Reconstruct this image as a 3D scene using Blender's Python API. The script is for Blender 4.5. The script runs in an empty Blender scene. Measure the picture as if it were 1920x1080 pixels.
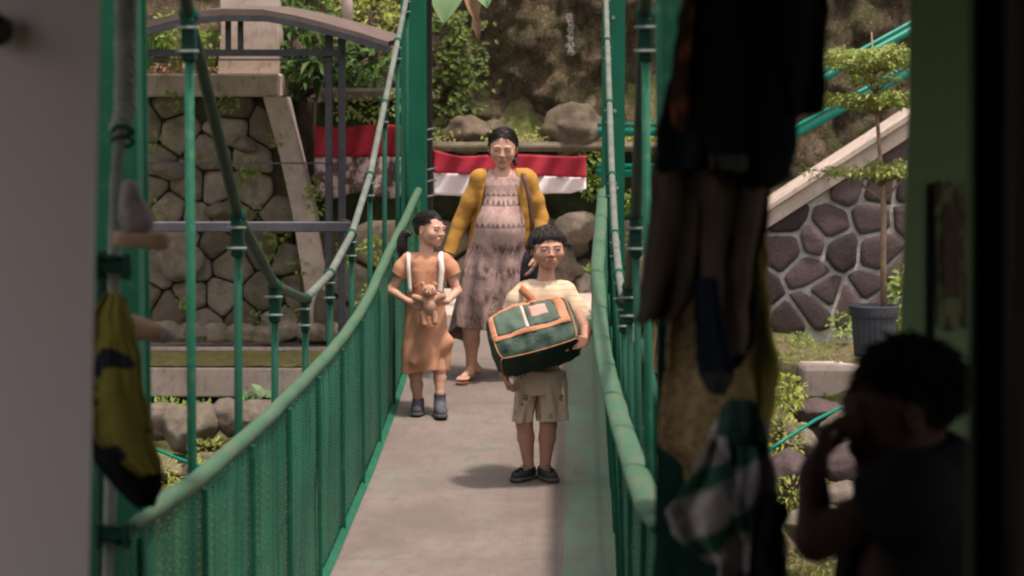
import bpy, math, random
import numpy as np
from mathutils import Vector, Matrix, noise, Euler
from math import sin, cos, pi, radians, sqrt, atan2
SC = bpy.context.scene
COL = SC.collection
random.seed(7); RNG = np.random.RandomState(5)

# ---------------------------------------------------------------- camera, light, exposure
FPX = 4300.0
CAM = Vector((0, 0, 2.0))
CROT = Euler((radians(90 - 4.521), 0, radians(1.572)))
cd = bpy.data.cameras.new('camera'); co = bpy.data.objects.new('camera', cd); COL.objects.link(co)
co.location = CAM; co.rotation_euler = CROT
cd.sensor_width = 36; cd.lens = 36 * FPX / 1920; cd.clip_end = 2000; cd.clip_start = .05
cd.dof.use_dof = True; cd.dof.focus_distance = 12.2; cd.dof.aperture_fstop = 3.8
SC.camera = co
SUN_EL, SUN_AZ = 73.0, -38.0          # azimuth: degrees from +X towards -Y (the camera's side)
sv = Vector((cos(radians(SUN_EL)) * cos(radians(SUN_AZ)), cos(radians(SUN_EL)) * sin(radians(SUN_AZ)), sin(radians(SUN_EL))))
w = bpy.data.worlds.new("World"); SC.world = w; w.use_nodes = True
nt = w.node_tree
sky = nt.nodes.new('ShaderNodeTexSky'); sky.sky_type = 'NISHITA'; sky.sun_disc = False
sky.sun_elevation = radians(SUN_EL); sky.sun_rotation = atan2(sv.x, sv.y)
sky.dust_density = 3.0; sky.air_density = 1.0; sky.ozone_density = .6
bg = nt.nodes['Background']; bg.inputs['Strength'].default_value = 0.15
hs = nt.nodes.new('ShaderNodeHueSaturation'); hs.inputs['Saturation'].default_value = .28   # thin high haze: a paler sky
nt.links.new(sky.outputs[0], hs.inputs['Color']); wm = nt.nodes.new('ShaderNodeMix'); wm.data_type = 'RGBA'; wm.blend_type = 'MULTIPLY'; wm.inputs[0].default_value = 1; wm.inputs[7].default_value = (1.07, .985, .93, 1)
nt.links.new(hs.outputs[0], wm.inputs[6]); nt.links.new(wm.outputs[2], bg.inputs[0])
sd = bpy.data.lights.new('sun', 'SUN'); so = bpy.data.objects.new('sun', sd); COL.objects.link(so)
so.rotation_euler = (-sv).to_track_quat('-Z', 'Y').to_euler(); so.location = (6, -2, 12)
sd.energy = 2.5; sd.angle = radians(4.5); sd.color = (1, .90, .78)
SC.view_settings.view_transform = 'Standard'; SC.view_settings.look = 'None'
SC.view_settings.exposure = 0.84; SC.view_settings.gamma = 1
SC.cycles.pixel_filter_type = 'BLACKMAN_HARRIS'; SC.cycles.filter_width = 2.1
SC.cycles.max_bounces = 7; SC.cycles.transparent_max_bounces = 12

RM = CROT.to_matrix()
def W(px, py, Y):
    d = RM @ Vector(((px - 960) / FPX, -(py - 540) / FPX, -1)); t = Y / d.y
    return CAM + d * t
def scl(Y): return FPX / Y

# ---------------------------------------------------------------- object helpers
ORG = {}
def tagset(o, label=None, cat=None, group=None, kind=None):
    if label: o['label'] = label
    if cat: o['category'] = cat
    if group: o['group'] = group
    if kind: o['kind'] = kind
    return o
def root(name, loc, label, cat, group=None, kind=None):
    o = bpy.data.objects.new(name, None); COL.objects.link(o); o.location = loc
    o.empty_display_size = .1
    ORG[o.name] = Vector(loc)
    return tagset(o, label, cat, group, kind)
def mk(name, verts, faces, mat, parent=None, origin=None, smooth=False, local=False):
    if parent is not None: og = ORG[parent.name]
    else: og = Vector(origin) if origin is not None else Vector((0, 0, 0))
    me = bpy.data.meshes.new(name)
    v = np.asarray(verts, dtype=np.float64)
    if not local: v = v - np.array(og)
    me.from_pydata(v.tolist() if not isinstance(faces, np.ndarray) else [], [], faces) if not isinstance(faces, np.ndarray) else None
    if isinstance(faces, np.ndarray):
        me.vertices.add(len(v)); me.vertices.foreach_set('co', v.astype(np.float32).ravel())
        n, k = faces.shape
        me.loops.add(n * k); me.loops.foreach_set('vertex_index', faces.astype(np.int32).ravel())
        me.polygons.add(n); me.polygons.foreach_set('loop_start', np.arange(0, n * k, k, dtype=np.int32))
        me.update(calc_edges=True); me.validate()
    else:
        me.update()
    if smooth: me.polygons.foreach_set('use_smooth', np.ones(len(me.polygons), dtype=bool))
    if mat is not None: me.materials.append(mat)
    o = bpy.data.objects.new(name, me); COL.objects.link(o)
    if parent is not None: o.parent = parent
    else: o.location = og
    ORG[o.name] = og
    return o
class MB:
    def __init__(s): s.v = []; s.f = []
    def add(s, v, f):
        n = len(s.v); s.v += [tuple(p) for p in v]; s.f += [tuple(i + n for i in q) for q in f]; return s
    def box(s, c, d, rot=None, bev=0.0):
        c = Vector(c); x, y, z = d[0] / 2, d[1] / 2, d[2] / 2
        b = min(bev, x * .9, y * .9, z * .9)
        if b <= 0:
            P = [Vector((i * x, j * y, k * z)) for i in (-1, 1) for j in (-1, 1) for k in (-1, 1)]
            Fc = [(0, 1, 3, 2), (4, 6, 7, 5), (0, 4, 5, 1), (2, 3, 7, 6), (0, 2, 6, 4), (1, 5, 7, 3)]
        else:
            P = []; idx = {}
            for i in (-1, 1):
                for j in (-1, 1):
                    for k in (-1, 1):
                        for a in range(3):
                            q = [i * (x - b), j * (y - b), k * (z - b)]; q[a] += (i, j, k)[a] * b
                            idx[(i, j, k, a)] = len(P); P.append(Vector(q))
            Fc = []
            for a in range(3):
                u, vv = (a + 1) % 3, (a + 2) % 3
                for sgn in (-1, 1):
                    q = []
                    for (su, svv) in ((-1, -1), (1, -1), (1, 1), (-1, 1)):
                        t = [0, 0, 0]; t[a] = sgn; t[u] = su; t[vv] = svv; q.append(idx[tuple(t) + (a,)])
                    Fc.append(tuple(q if sgn > 0 else q[::-1]))
                for su in (-1, 1):
                    for svv in (-1, 1):
                        t0 = [0, 0, 0]; t0[u] = su; t0[vv] = svv
                        t1 = list(t0); t0[a] = -1; t1[a] = 1
                        q = [idx[tuple(t0) + (u,)], idx[tuple(t1) + (u,)], idx[tuple(t1) + (vv,)], idx[tuple(t0) + (vv,)]]
                        Fc.append(tuple(q if su * svv < 0 else q[::-1]))
            for i in (-1, 1):
                for j in (-1, 1):
                    for k in (-1, 1):
                        q = [idx[(i, j, k, 0)], idx[(i, j, k, 1)], idx[(i, j, k, 2)]]
                        Fc.append(tuple(q if i * j * k > 0 else q[::-1]))
        if rot is not None: P = [rot @ p for p in P]
        return s.add([p + c for p in P], Fc)
    def bar(s, a, b, wd, th, bev=0.0, up=(0, 0, 1)):
        a = Vector(a); b = Vector(b); d = b - a; L = d.length; z = d.normalized(); u = Vector(up)
        if abs(z.dot(u)) > .95: u = Vector((1, 0, 0))
        x = u.cross(z).normalized(); y = z.cross(x)
        R = Matrix((x, y, z)).transposed()
        return s.box((a + b) / 2, (wd, th, L), R, bev)
    def tube(s, pts, r, n=10, caps=True, flat=None):
        pts = [Vector(p) for p in pts]; rr = r if hasattr(r, '__len__') else [r] * len(pts)
        V = []; F = []; prev = None
        for i, p in enumerate(pts):
            t = (pts[min(i + 1, len(pts) - 1)] - pts[max(i - 1, 0)]).normalized()
            if prev is None:
                u = Vector((0, 0, 1)) if abs(t.z) < .9 else Vector((1, 0, 0)); x = u.cross(t).normalized()
            else:
                x = (prev - t * prev.dot(t)).normalized()
            prev = x; y = t.cross(x)
            fl = flat or (1, 1)
            for k in range(n):
                a = 2 * pi * k / n; V.append(p + (x * cos(a) * fl[0] + y * sin(a) * fl[1]) * rr[i])
        for i in range(len(pts) - 1):
            for k in range(n):
                k2 = (k + 1) % n; F.append((i * n + k, i * n + k2, (i + 1) * n + k2, (i + 1) * n + k))
        if caps: F.append(tuple(range(n))[::-1]); F.append(tuple((len(pts) - 1) * n + k for k in range(n)))
        return s.add(V, F)
    def grid(s, rows):
        n = len(rows[0]); V = [p for r in rows for p in r]; F = []
        for i in range(len(rows) - 1):
            for j in range(n - 1): F.append((i * n + j, i * n + j + 1, (i + 1) * n + j + 1, (i + 1) * n + j))
        return s.add(V, F)
    def ball(s, c, r, seg=12, rings=8, R=None):
        c = Vector(c); r = r if hasattr(r, '__len__') else (r, r, r); V = []; F = []
        for i in range(rings + 1):
            th = pi * i / rings
            for k in range(seg):
                a = 2 * pi * k / seg; p = Vector((r[0] * sin(th) * cos(a), r[1] * sin(th) * sin(a), r[2] * cos(th)))
                if R is not None: p = R @ p
                V.append(c + p)
        for i in range(rings):
            for k in range(seg):
                k2 = (k + 1) % seg; F.append((i * seg + k, (i + 1) * seg + k, (i + 1) * seg + k2, i * seg + k2))
        return s.add(V, F)
    def build(s, name, mat, parent=None, origin=None, smooth=False, local=False):
        return mk(name, s.v, s.f, mat, parent, origin, smooth, local)
def solidify(o, t, off=0.0):
    m = o.modifiers.new('s', 'SOLIDIFY'); m.thickness = t; m.offset = off; return o

# ---------------------------------------------------------------- materials
class Mat:
    def __init__(s, name, rough=.7, spec=.35, metal=0.0):
        s.m = bpy.data.materials.new(name); s.m.use_nodes = True; s.nt = s.m.node_tree
        s.b = s.nt.nodes['Principled BSDF']; s.b.inputs['Roughness'].default_value = rough
        s.b.inputs['Specular IOR Level'].default_value = spec; s.b.inputs['Metallic'].default_value = metal
        s.tc = s.nt.nodes.new('ShaderNodeTexCoord').outputs['Object']
    def L(s, a, b): s.nt.links.new(a, b)
    def n(s, t): return s.nt.nodes.new(t)
    def mapping(s, scale=(1, 1, 1), rot=(0, 0, 0), loc=(0, 0, 0), vec=None):
        m = s.n('ShaderNodeMapping'); m.inputs['Scale'].default_value = scale; m.inputs['Rotation'].default_value = rot
        m.inputs['Location'].default_value = loc; s.L(vec or s.tc, m.inputs[0]); return m.outputs[0]
    def noise(s, scale=5, detail=4, rough=.55, vec=None, dist=0, out=0):
        k = s.n('ShaderNodeTexNoise'); k.inputs['Scale'].default_value = scale; k.inputs['Detail'].default_value = detail
        k.inputs['Roughness'].default_value = rough; k.inputs['Distortion'].default_value = dist
        s.L(vec or s.tc, k.inputs['Vector']); return k.outputs[out]
    def vor(s, scale=5, vec=None, feat='F1', out='Distance', rnd=1):
        k = s.n('ShaderNodeTexVoronoi'); k.feature = feat; k.inputs['Scale'].default_value = scale
        k.inputs['Randomness'].default_value = rnd; s.L(vec or s.tc, k.inputs['Vector']); return k.outputs[out]
    def wave(s, scale=5, dist=0, direction='X', vec=None, detail=1, prof='SIN'):
        k = s.n('ShaderNodeTexWave'); k.bands_direction = direction; k.wave_profile = prof; k.inputs['Scale'].default_value = scale
        k.inputs['Distortion'].default_value = dist; k.inputs['Detail'].default_value = detail; s.L(vec or s.tc, k.inputs['Vector']); return k.outputs['Fac']
    def ramp(s, fac, stops, interp='LINEAR'):
        r = s.n('ShaderNodeValToRGB'); r.color_ramp.interpolation = interp; e = r.color_ramp.elements
        for i, (p, c) in enumerate(stops):
            el = e[i] if i < 2 else e.new(p)
            el.position = p; el.color = (c, c, c, 1) if not hasattr(c, '__len__') else tuple(c[:3]) + (1,)
        s.L(fac, r.inputs[0]); return r.outputs[0]
    def mix(s, fac, a, b, mode='MIX'):
        m = s.n('ShaderNodeMix'); m.data_type = 'RGBA'; m.blend_type = mode
        for ix, v in ((0, fac), (6, a), (7, b)):
            sock = m.inputs[ix]
            if isinstance(v, (int, float)): sock.default_value = v if ix == 0 else (v, v, v, 1)
            elif isinstance(v, (tuple, list)): sock.default_value = tuple(v[:3]) + (1,)
            else: s.L(v, sock)
        return m.outputs[2]
    def math(s, op, a, b=0.0, c=0.0):
        m = s.n('ShaderNodeMath'); m.operation = op
        for i, v in enumerate((a, b, c)):
            if isinstance(v, (int, float)): m.inputs[i].default_value = v
            else: s.L(v, m.inputs[i])
        return m.outputs[0]
    def sep(s, vec=None):
        m = s.n('ShaderNodeSeparateXYZ'); s.L(vec or s.tc, m.inputs[0]); return m.outputs
    def island(s): return s.n('ShaderNodeNewGeometry').outputs['Random Per Island']
    def col(s, v):
        if isinstance(v, (tuple, list)): s.b.inputs['Base Color'].default_value = tuple(v[:3]) + (1,)
        else: s.L(v, s.b.inputs['Base Color'])
        return s
    def bump(s, h, strength=.3, dist=.01):
        k = s.n('ShaderNodeBump'); k.inputs['Strength'].default_value = strength; k.inputs['Distance'].default_value = dist
        s.L(h, k.inputs['Height']); s.L(k.outputs[0], s.b.inputs['Normal']); return s
def C(c, k): return tuple(min(1, x * k) for x in c[:3])
def simple(name, c, rough=.75, var=.22, scale=6, bs=60, bst=.25, bd=.004, spec=.3, metal=0.0, c2=None):
    m = Mat(name, rough, spec, metal)
    n1 = m.noise(scale, 5, .6)
    m.col(m.mix(m.ramp(n1, [(.3, 0), (.7, 1)]), C(c, 1 - var), c2 or C(c, 1 + var)))
    m.bump(m.noise(bs, 3), bst, bd)
    return m.m
def leafmat(name, cols, trans=.35, rough=.5):
    m = Mat(name, rough, .4)
    isl = m.island()
    st = [(i / (len(cols) - 1) if len(cols) > 1 else 0, c) for i, c in enumerate(cols)]
    c = m.ramp(isl, st); c = m.mix(.35, c, m.mix(m.noise(2.2, 2), C(cols[0], .7), C(cols[-1], 1.2)))
    m.col(c)
    t = m.n('ShaderNodeBsdfTranslucent'); m.L(c, t.inputs[0]); mx = m.n('ShaderNodeMixShader'); mx.inputs[0].default_value = trans
    m.L(m.b.outputs[0], mx.inputs[1]); m.L(t.outputs[0], mx.inputs[2]); m.L(mx.outputs[0], m.nt.nodes['Material Output'].inputs[0])
    return m.m

def green_paint(name, base=(.002, .052, .031), pale=(.035, .10, .07), wear=.45, rough=.7):
    m = Mat(name, rough, .22)
    n1 = m.noise(3.0, 6, .65); n2 = m.noise(26, 5, .7)
    c = m.mix(m.ramp(n1, [(.35, 0), (.75, 1)]), C(base, .8), C(base, 1.2))
    c = m.mix(m.math('MULTIPLY', m.ramp(n2, [(.5 + .12 * (1 - wear), 0), (.78, 1)]), wear), c, pale)
    n3 = m.noise(9, 7, .75, vec=m.mapping((1, 1, .35), loc=(3, 1, 7)))
    c = m.mix(m.ramp(n3, [(.71, 0), (.76, wear)]), c, (.16, .06, .03))
    m.col(c); m.bump(n2, .12, .003)
    return m.m
M_GREEN = green_paint('green_paint')
M_GREEN2 = green_paint('green_paint_worn', (.008, .095, .055), (.09, .17, .12), .7)
M_CLAMP = green_paint('clamp_paint', (.002, .032, .02), (.02, .07, .045), .4)
M_RAIL = Mat('handrail_worn', .75, .25)
_n = M_RAIL.noise(5, 6, .7); _n2 = M_RAIL.noise(30, 4, .6, vec=M_RAIL.mapping((1, .12, 1)))
M_RAIL.col(M_RAIL.mix(M_RAIL.ramp(_n2, [(.45, 0), (.75, .55)]), M_RAIL.mix(_n, (.025, .085, .047), (.065, .135, .082)), (.13, .11, .075))); M_RAIL.bump(_n2, .5, .006)
M_RAIL = M_RAIL.m
M_DARKSTEEL = simple('dark_steel', (.028, .028, .036), .5, .4, 12, spec=.5)
M_STEEL = simple('pale_steel', (.16, .19, .17), .7, .3, 30)
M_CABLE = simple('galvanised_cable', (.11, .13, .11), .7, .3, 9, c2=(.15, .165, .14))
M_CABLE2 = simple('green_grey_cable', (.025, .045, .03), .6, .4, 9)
M_CONC = Mat('weathered_concrete', .9, .2)
_n = M_CONC.noise(2.5, 7, .65); _n2 = M_CONC.noise(18, 5, .7, vec=M_CONC.mapping((1, 1, .45)))
_c = M_CONC.mix(M_CONC.ramp(_n, [(.3, 0), (.7, 1)]), (.36, .28, .24), (.58, .47, .415))
_c = M_CONC.mix(M_CONC.ramp(_n2, [(.52, 0), (.7, .55)]), _c, (.16, .13, .09))
_c = M_CONC.mix(M_CONC.ramp(M_CONC.noise(4.2, 6, .7, vec=M_CONC.mapping(loc=(4, 4, 4))), [(.56, 0), (.7, .6)]), _c, (.13, .15, .045))
M_CONC.col(_c); M_CONC.bump(M_CONC.noise(70, 5, .7), .5, .006); M_CONC = M_CONC.m
def stone_mat(name, a, b, moss=.5, mossc=(.10, .115, .03), dark=(.07, .06, .05)):
    m = Mat(name, .9, .2)
    isl = m.island()
    c = m.mix(isl, a, b)
    c = m.mix(m.ramp(m.noise(9, 7, .7), [(.3, .65), (.62, 0)]), c, dark)
    c = m.mix(m.ramp(m.noise(3.1, 7, .72, vec=m.mapping(loc=(9, 2, 5))), [(.62 - .22 * moss, 0), (.78 - .2 * moss, min(1, moss * 1.5))]), c, mossc)
    m.col(c); m.bump(m.noise(32, 8, .8), 1.0, .035)
    return m.m
M_STONE = stone_mat('mossy_stone', (.18, .14, .10), (.46, .375, .30), .5)
M_ROCK = stone_mat('bare_rock', (.20, .155, .12), (.29, .235, .19), .35)
M_LAVA = stone_mat('dark_rubble', (.05, .033, .036), (.17, .115, .12), .04)
M_DIRT = stone_mat('mossy_mortar', (.10, .08, .05), (.14, .115, .07), .75, (.10, .11, .03))
M_MORTAR = stone_mat('pale_mortar', (.78, .74, .71), (.82, .78, .75), .05, (.2, .2, .1))
M_WOODDARK = simple('dark_wood', (.10, .07, .055), .8, .35, 8)
# ---------------------------------------------------------------- profiles measured along the bridge
_Y = np.linspace(4.6, 17.4, 257)
def smooth_prof(ys, zs, k=9):
    a = np.interp(_Y, ys, zs); ker = np.hanning(2 * k + 3)[1:-1]; ker /= ker.sum()
    ap = np.pad(a, k, mode='edge'); ap[:k] = a[0] + (a[0] - a[1:k + 1][::-1]); ap[-k:] = a[-1] + (a[-1] - a[-k - 1:-1][::-1])
    return np.convolve(ap, ker, 'valid')
RAILZ = smooth_prof([4.6, 5.8, 6.7, 8, 9, 10.2, 11.3, 12.2, 13.5, 14.6, 16.2, 17.4], [1.0, .95, .905, .882, .882, .885, .918, .975, 1.125, 1.235, 1.41, 1.5])
DECKZ = smooth_prof([4.6, 5.8, 8, 10, 10.6, 11.95, 13.4, 14.3, 16.2, 17.4], [.08, .03, -.02, -.02, .015, .078, .19, .29, .50, .58])
RAILXR = smooth_prof([4.6, 5.8, 6.8, 8.5, 9.8, 11.3, 13.2, 14.5, 16.2, 17.4], [.22, .205, .188, .155, .135, .125, .13, .16, .20, .2], 12)
CABZ = smooth_prof([4.6, 5.8, 6.84, 7.75, 8.74, 9.73, 10.72, 11.85, 12.9, 13.9, 15.6, 16.2, 17.4], [4.1, 3.15, 2.27, 1.64, 1.31, 1.176, 1.214, 1.353, 1.625, 2.03, 2.69, 2.95, 3.1], 2)
fz = lambda prof: (lambda y: float(np.interp(y, _Y, prof)))
railz, deckz, railxr, cabz = fz(RAILZ), fz(DECKZ), fz(RAILXR), fz(CABZ)

# ---------------------------------------------------------------- ground, river, cliff
def nz(x, y, z=0, s=1.0, o=4):
    return noise.fractal(Vector((x * s, y * s, z * s)), 1.0, 2.0, o)
def ground_h(x, y):
    near = np.interp(y, [-400, 4.6, 5.4, 6.3, 12.2, 14.4, 16.4, 17.2, 20.4, 21.5, 30, 400], [.28, .28, -.9, -2.3, -2.3, -1.5, -.72, -.5, -.3, 4.2, 6.5, 30])
    if x > .6:
        near = np.interp(y, [-400, 4.6, 5.4, 6.3, 11.4, 13.6, 15.3, 16.3, 17.2, 20.4, 21.5, 30, 400], [.28, .28, -.9, -2.3, -2.3, -.95, -.25, .2, .27, .3, 4.2, 6.5, 30])
    return near
def axis(lo, hi, step, ext):
    a = list(np.arange(lo, hi, step)); v = lo; st = step; pre = []
    while v > -ext: st *= 1.5; v -= st; pre.append(v)
    v = hi; st = step; post = []
    while v < ext: st *= 1.5; v += st; post.append(v)
    return pre[::-1] + a + post
rows = []
for y in axis(4.4, 18.2, .09, 420):
    r = []
    for x in axis(-5.5, 6, .11, 420):
        h = ground_h(x, y)
        if 5 < y < 20 and abs(x) < 8: h += .09 * nz(x, y, 0, 1.4) + (.05 * nz(x, y, 3, 5))
        r.append((x, y, h))
    rows.append(r)
mg = Mat('bank_ground', .95, .15)
_a = mg.noise(2.4, 7, .7); _b = mg.noise(22, 6, .7)
_c = mg.mix(mg.ramp(_a, [(.42, 0), (.6, 1)]), (.16, .12, .075), (.12, .16, .03))
_c = mg.mix(mg.ramp(_b, [(.4, .7), (.6, 0)]), _c, (.06, .05, .03)); _c = mg.mix(mg.ramp(mg.noise(60, 4, .7), [(.62, 0), (.75, .6)]), _c, (.33, .29, .22))
mg.col(_c); mg.bump(_b, .8, .03)
tagset(MB().grid(rows).build('ground', mg.m, smooth=True), kind='structure')
mw = Mat('river_water', .12, .5); mw.col((.05, .06, .04)); mw.bump(mw.noise(9, 4), .4, .02)
MB().grid([[(x, y, -1.75) for x in (-60, 60)] for y in (5, 14)]).build('water', mw.m)['kind'] = 'structure'

mc = Mat('cliff_rock', .92, .2)
_v = mc.mapping((1, 1, .45))
_a = mc.noise(2.2, 8, .68, vec=_v); _b = mc.noise(11, 8, .75, vec=_v); _d = mc.noise(42, 5, .7)
_c = mc.ramp(_a, [(.32, (.04, .028, .018)), (.45, (.115, .08, .048)), (.58, (.23, .16, .10)), (.72, (.40, .30, .21))])
_c = mc.mix(mc.ramp(_b, [(.4, .75), (.56, 0)]), _c, (.035, .03, .022))
_c = mc.mix(mc.ramp(mc.noise(3.4, 7, .75, vec=mc.mapping(loc=(7, 3, 1))), [(.46, 0), (.6, .75)]), _c, (.065, .07, .02))
_c = mc.mix(mc.ramp(_d, [(.56, 0), (.68, .7)]), _c, (.42, .35, .27))
_e = mc.noise(70, 4, .8); _c = mc.mix(mc.ramp(_e, [(.36, .7), (.5, 0)]), _c, (.05, .04, .026))
_cr = mc.vor(5, vec=mc.mapping((1.6, 1, .6), rot=(0, .3, 0)), feat='DISTANCE_TO_EDGE'); _c = mc.mix(mc.ramp(_cr, [(.0, .6), (.05, 0)]), _c, (.05, .04, .03))
_x = mc.sep()  # pale mineral streak on the rock
_st = W(1070, 60, 20.3)
_dx = mc.math('ABSOLUTE', mc.math('SUBTRACT', mc.math('ADD', _x[0], mc.math('MULTIPLY', mc.math('SUBTRACT', mc.noise(14, 4), .5), .12)), _st.x))
_dz = mc.math('ABSOLUTE', mc.math('SUBTRACT', _x[2], _st.z))
_s = mc.math('MULTIPLY', mc.math('LESS_THAN', _dx, .03), mc.math('LESS_THAN', _dz, .19)); _s = mc.math('MULTIPLY', _s, mc.math('GREATER_THAN', mc.noise(65, 6, .8), .5))
_c = mc.mix(_s, _c, (.62, .6, .55))
mc.col(_c); mc.bump(mc.mix(.5, _b, _d), 1.0, .09)
rows = []
for i in range(150):
    z = -.8 + i * .045; r = []
    for j in range(260):
        x = -6.2 + j * .054
        p = Vector((x * .55, z * .38, 1.7))
        d = noise.fractal(p, 1.0, 2.0, 5) * .55 + abs(noise.noise(Vector((x * 1.7, z * .7, 5)))) * .3 + noise.fractal(Vector((x * 3.5, z * 2.4, 9)), .7, 2.1, 5) * .20
        lean = max(0, z - 1.0) * .16
        left = -.9 * (1 / (1 + math.exp((x + 1.75) * 6))) * 0
        r.append((x, 20.55 + lean + left - d * .8, z))
    rows.append(r)
tagset(MB().grid(rows).build('cliff', mc.m, smooth=True), kind='structure')

def rock(name, c, r, label, cat='rock', mat=None, seed=0, parent=None, group=None, sub=3, amp=.3, rz=0):
    import bmesh
    bm = bmesh.new(); bmesh.ops.create_icosphere(bm, subdivisions=sub, radius=1)
    for v in bm.verts:
        n = v.co.normalized(); q = n * 1.1 + Vector((seed * 3.1, seed * 1.7, 0))
        f = noise.cell_vector(q * 1.2).x * 0 + noise.fractal(q, 1, 2, 4) * amp
        # flatten on a few random planes for a broken, angular look
        for k in range(5):
            pn = noise.random_unit_vector() if False else Vector((sin(seed * 7 + k * 2.4), cos(seed * 5 + k * 1.9), sin(seed * 3 + k * 3.3))).normalized()
            dd = v.co.dot(pn) - .72
            if dd > 0: v.co -= pn * dd * .85
        v.co *= 1 + f
    R = Matrix.Rotation(rz, 3, 'Z')
    V = [tuple(Vector(c) + R @ Vector((v.co.x * r[0], v.co.y * r[1], v.co.z * r[2]))) for v in bm.verts]
    F = [[v.index for v in f.verts] for f in bm.faces]; bm.free()
    o = mk(name, V, F, mat or M_ROCK, parent, origin=None if parent else c, smooth=True)
    if parent is None: tagset(o, label, cat, group)
    return o

# ---------------------------------------------------------------- stone walling from clipped Voronoi cells
def clip(poly, p, n):
    out = []
    for i in range(len(poly)):
        a, b = poly[i], poly[(i + 1) % len(poly)]
        da = (a[0] - p[0]) * n[0] + (a[1] - p[1]) * n[1]; db = (b[0] - p[0]) * n[0] + (b[1] - p[1]) * n[1]
        if da <= 0: out.append(a)
        if da * db < 0:
            t = da / (da - db); out.append((a[0] + (b[0] - a[0]) * t, a[1] + (b[1] - a[1]) * t))
    return out
def stones(mb, region, cell, gap, bulge, y0f, seed, asp=1.0, jit=.75, inside=None, rnd_it=1):
    rnd = random.Random(seed); x0, z0, x1, z1 = region; S = []
    i = 0; z = z0 - cell
    while z < z1 + cell:
        x = x0 - cell + (i % 2) * cell * asp * .5
        while x < x1 + cell:
            S.append((x + rnd.uniform(-.5, .5) * cell * asp * jit, z + rnd.uniform(-.5, .5) * cell * jit)); x += cell * asp
        z += cell; i += 1
    for k, sp in enumerate(S):
        if not (x0 <= sp[0] <= x1 and z0 <= sp[1] <= z1): continue
        if inside and not inside(*sp): continue
        poly = [(sp[0] - cell * 1.6, sp[1] - cell * 1.6), (sp[0] + cell * 1.6, sp[1] - cell * 1.6), (sp[0] + cell * 1.6, sp[1] + cell * 1.6), (sp[0] - cell * 1.6, sp[1] + cell * 1.6)]
        for q in S:
            if q is sp: continue
            dx, dz = q[0] - sp[0], q[1] - sp[1]; L = sqrt(dx * dx + dz * dz)
            if L > cell * 3.2 * max(1, asp): continue
            m = (sp[0] + dx / 2 - dx / L * gap / 2, sp[1] + dz / 2 - dz / L * gap / 2)
            poly = clip(poly, m, (dx / L, dz / L))
            if len(poly) < 3: break
        if len(poly) < 3: continue
        for _ in range(rnd_it):
            q = []
            for a in range(len(poly)):
                p1, p2 = poly[a], poly[(a + 1) % len(poly)]
                q += [(p1[0] * .87 + p2[0] * .13, p1[1] * .87 + p2[1] * .13), (p1[0] * .13 + p2[0] * .87, p1[1] * .13 + p2[1] * .87)]
            poly = q
        cx = sum(p[0] for p in poly) / len(poly); cz = sum(p[1] for p in poly) / len(poly)
        n = len(poly); V = []; F = []; tilt = (rnd.uniform(-.05, .05), rnd.uniform(-.05, .05)); bb = bulge * rnd.uniform(.6, 1.25)
        rings = [(1.0, .3), (1.0, -.45), (.95, -.85), (.72, -1), (.35, -1.05)]
        for (f, d) in rings:
            for p in poly:
                X = cx + (p[0] - cx) * f; Z = cz + (p[1] - cz) * f
                e = noise.noise(Vector((X * 9, Z * 9, k))) * .35 * bb if d < -.3 else 0
                V.append((X, y0f(X, Z) + d * bb + e + (X - cx) * tilt[0] + (Z - cz) * tilt[1], Z))
        V.append((cx, y0f(cx, cz) - bb * 1.05, cz))
        for r in range(len(rings) - 1):
            for a in range(n):
                b = (a + 1) % n; F.append((r * n + a, r * n + b, (r + 1) * n + b, (r + 1) * n + a))
        for a in range(n): F.append(((len(rings) - 1) * n + a, (len(rings) - 1) * n + (a + 1) % n, len(V) - 1))
        mb.add(V, F)
    return mb

# ---------------------------------------------------------------- foliage helpers
def leaf(mb, p, d, up, L, wd, fold=.25, droop=.25):
    d = d.normalized(); s = d.cross(up)
    if s.length < 1e-3: s = Vector((1, 0, 0))
    s.normalize(); u = s.cross(d)
    a = p; m1 = p + d * L * .35 - u * L * droop * .1; m2 = p + d * L * .7 - u * L * droop * .45; t = p + d * L - u * L * droop
    V = [a, m1 + s * wd * .5 + u * wd * fold, m1 - s * wd * .5 + u * wd * fold, m2 + s * wd * .38 + u * wd * fold * .7, m2 - s * wd * .38 + u * wd * fold * .7, t, m1, m2]
    mb.add(V, [(0, 6, 1), (0, 2, 6), (6, 7, 3, 1), (6, 2, 4, 7), (7, 5, 3), (7, 4, 5)])
def rv(r=random): 
    while True:
        v = Vector((r.uniform(-1, 1), r.uniform(-1, 1), r.uniform(-1, 1)))
        if .05 < v.length < 1: return v.normalized()
def clump(mb, c, r, n, L, wd, seed, out=.8):
    rnd = random.Random(seed); c = Vector(c)
    for _ in range(n):
        v = rv(rnd); q = c + Vector((v.x * r[0], v.y * r[1], v.z * r[2])) * rnd.uniform(.35, 1) ** .6
        d = v * out + rv(rnd) * .7 + Vector((0, -.25, .1)); leaf(mb, q, d, Vector((0, -.5, 1)) + rv(rnd) * .5, L * rnd.uniform(.6, 1.25), wd * rnd.uniform(.7, 1.2))
def blades(mb, c, n, h, spread, wd, seed, lean=.5):
    rnd = random.Random(seed); c = Vector(c)
    for _ in range(n):
        a = rnd.uniform(0, 2 * pi); o = Vector((cos(a), sin(a), 0)); b = c + o * rnd.uniform(0, spread) * .6
        hh = h * rnd.uniform(.55, 1.15); ln = rnd.uniform(.1, 1) * lean * hh
        s = Vector((-sin(a), cos(a), 0)) * wd * .5; rows = []
        for k in range(5):
            t = k / 4; p = b + o * ln * t * t + Vector((0, 0, hh * (t - .35 * lean * t * t * t))); wk = 1 - t * .9
            rows.append([p - s * wk, p + s * wk])
        mb.grid(rows)
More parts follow.
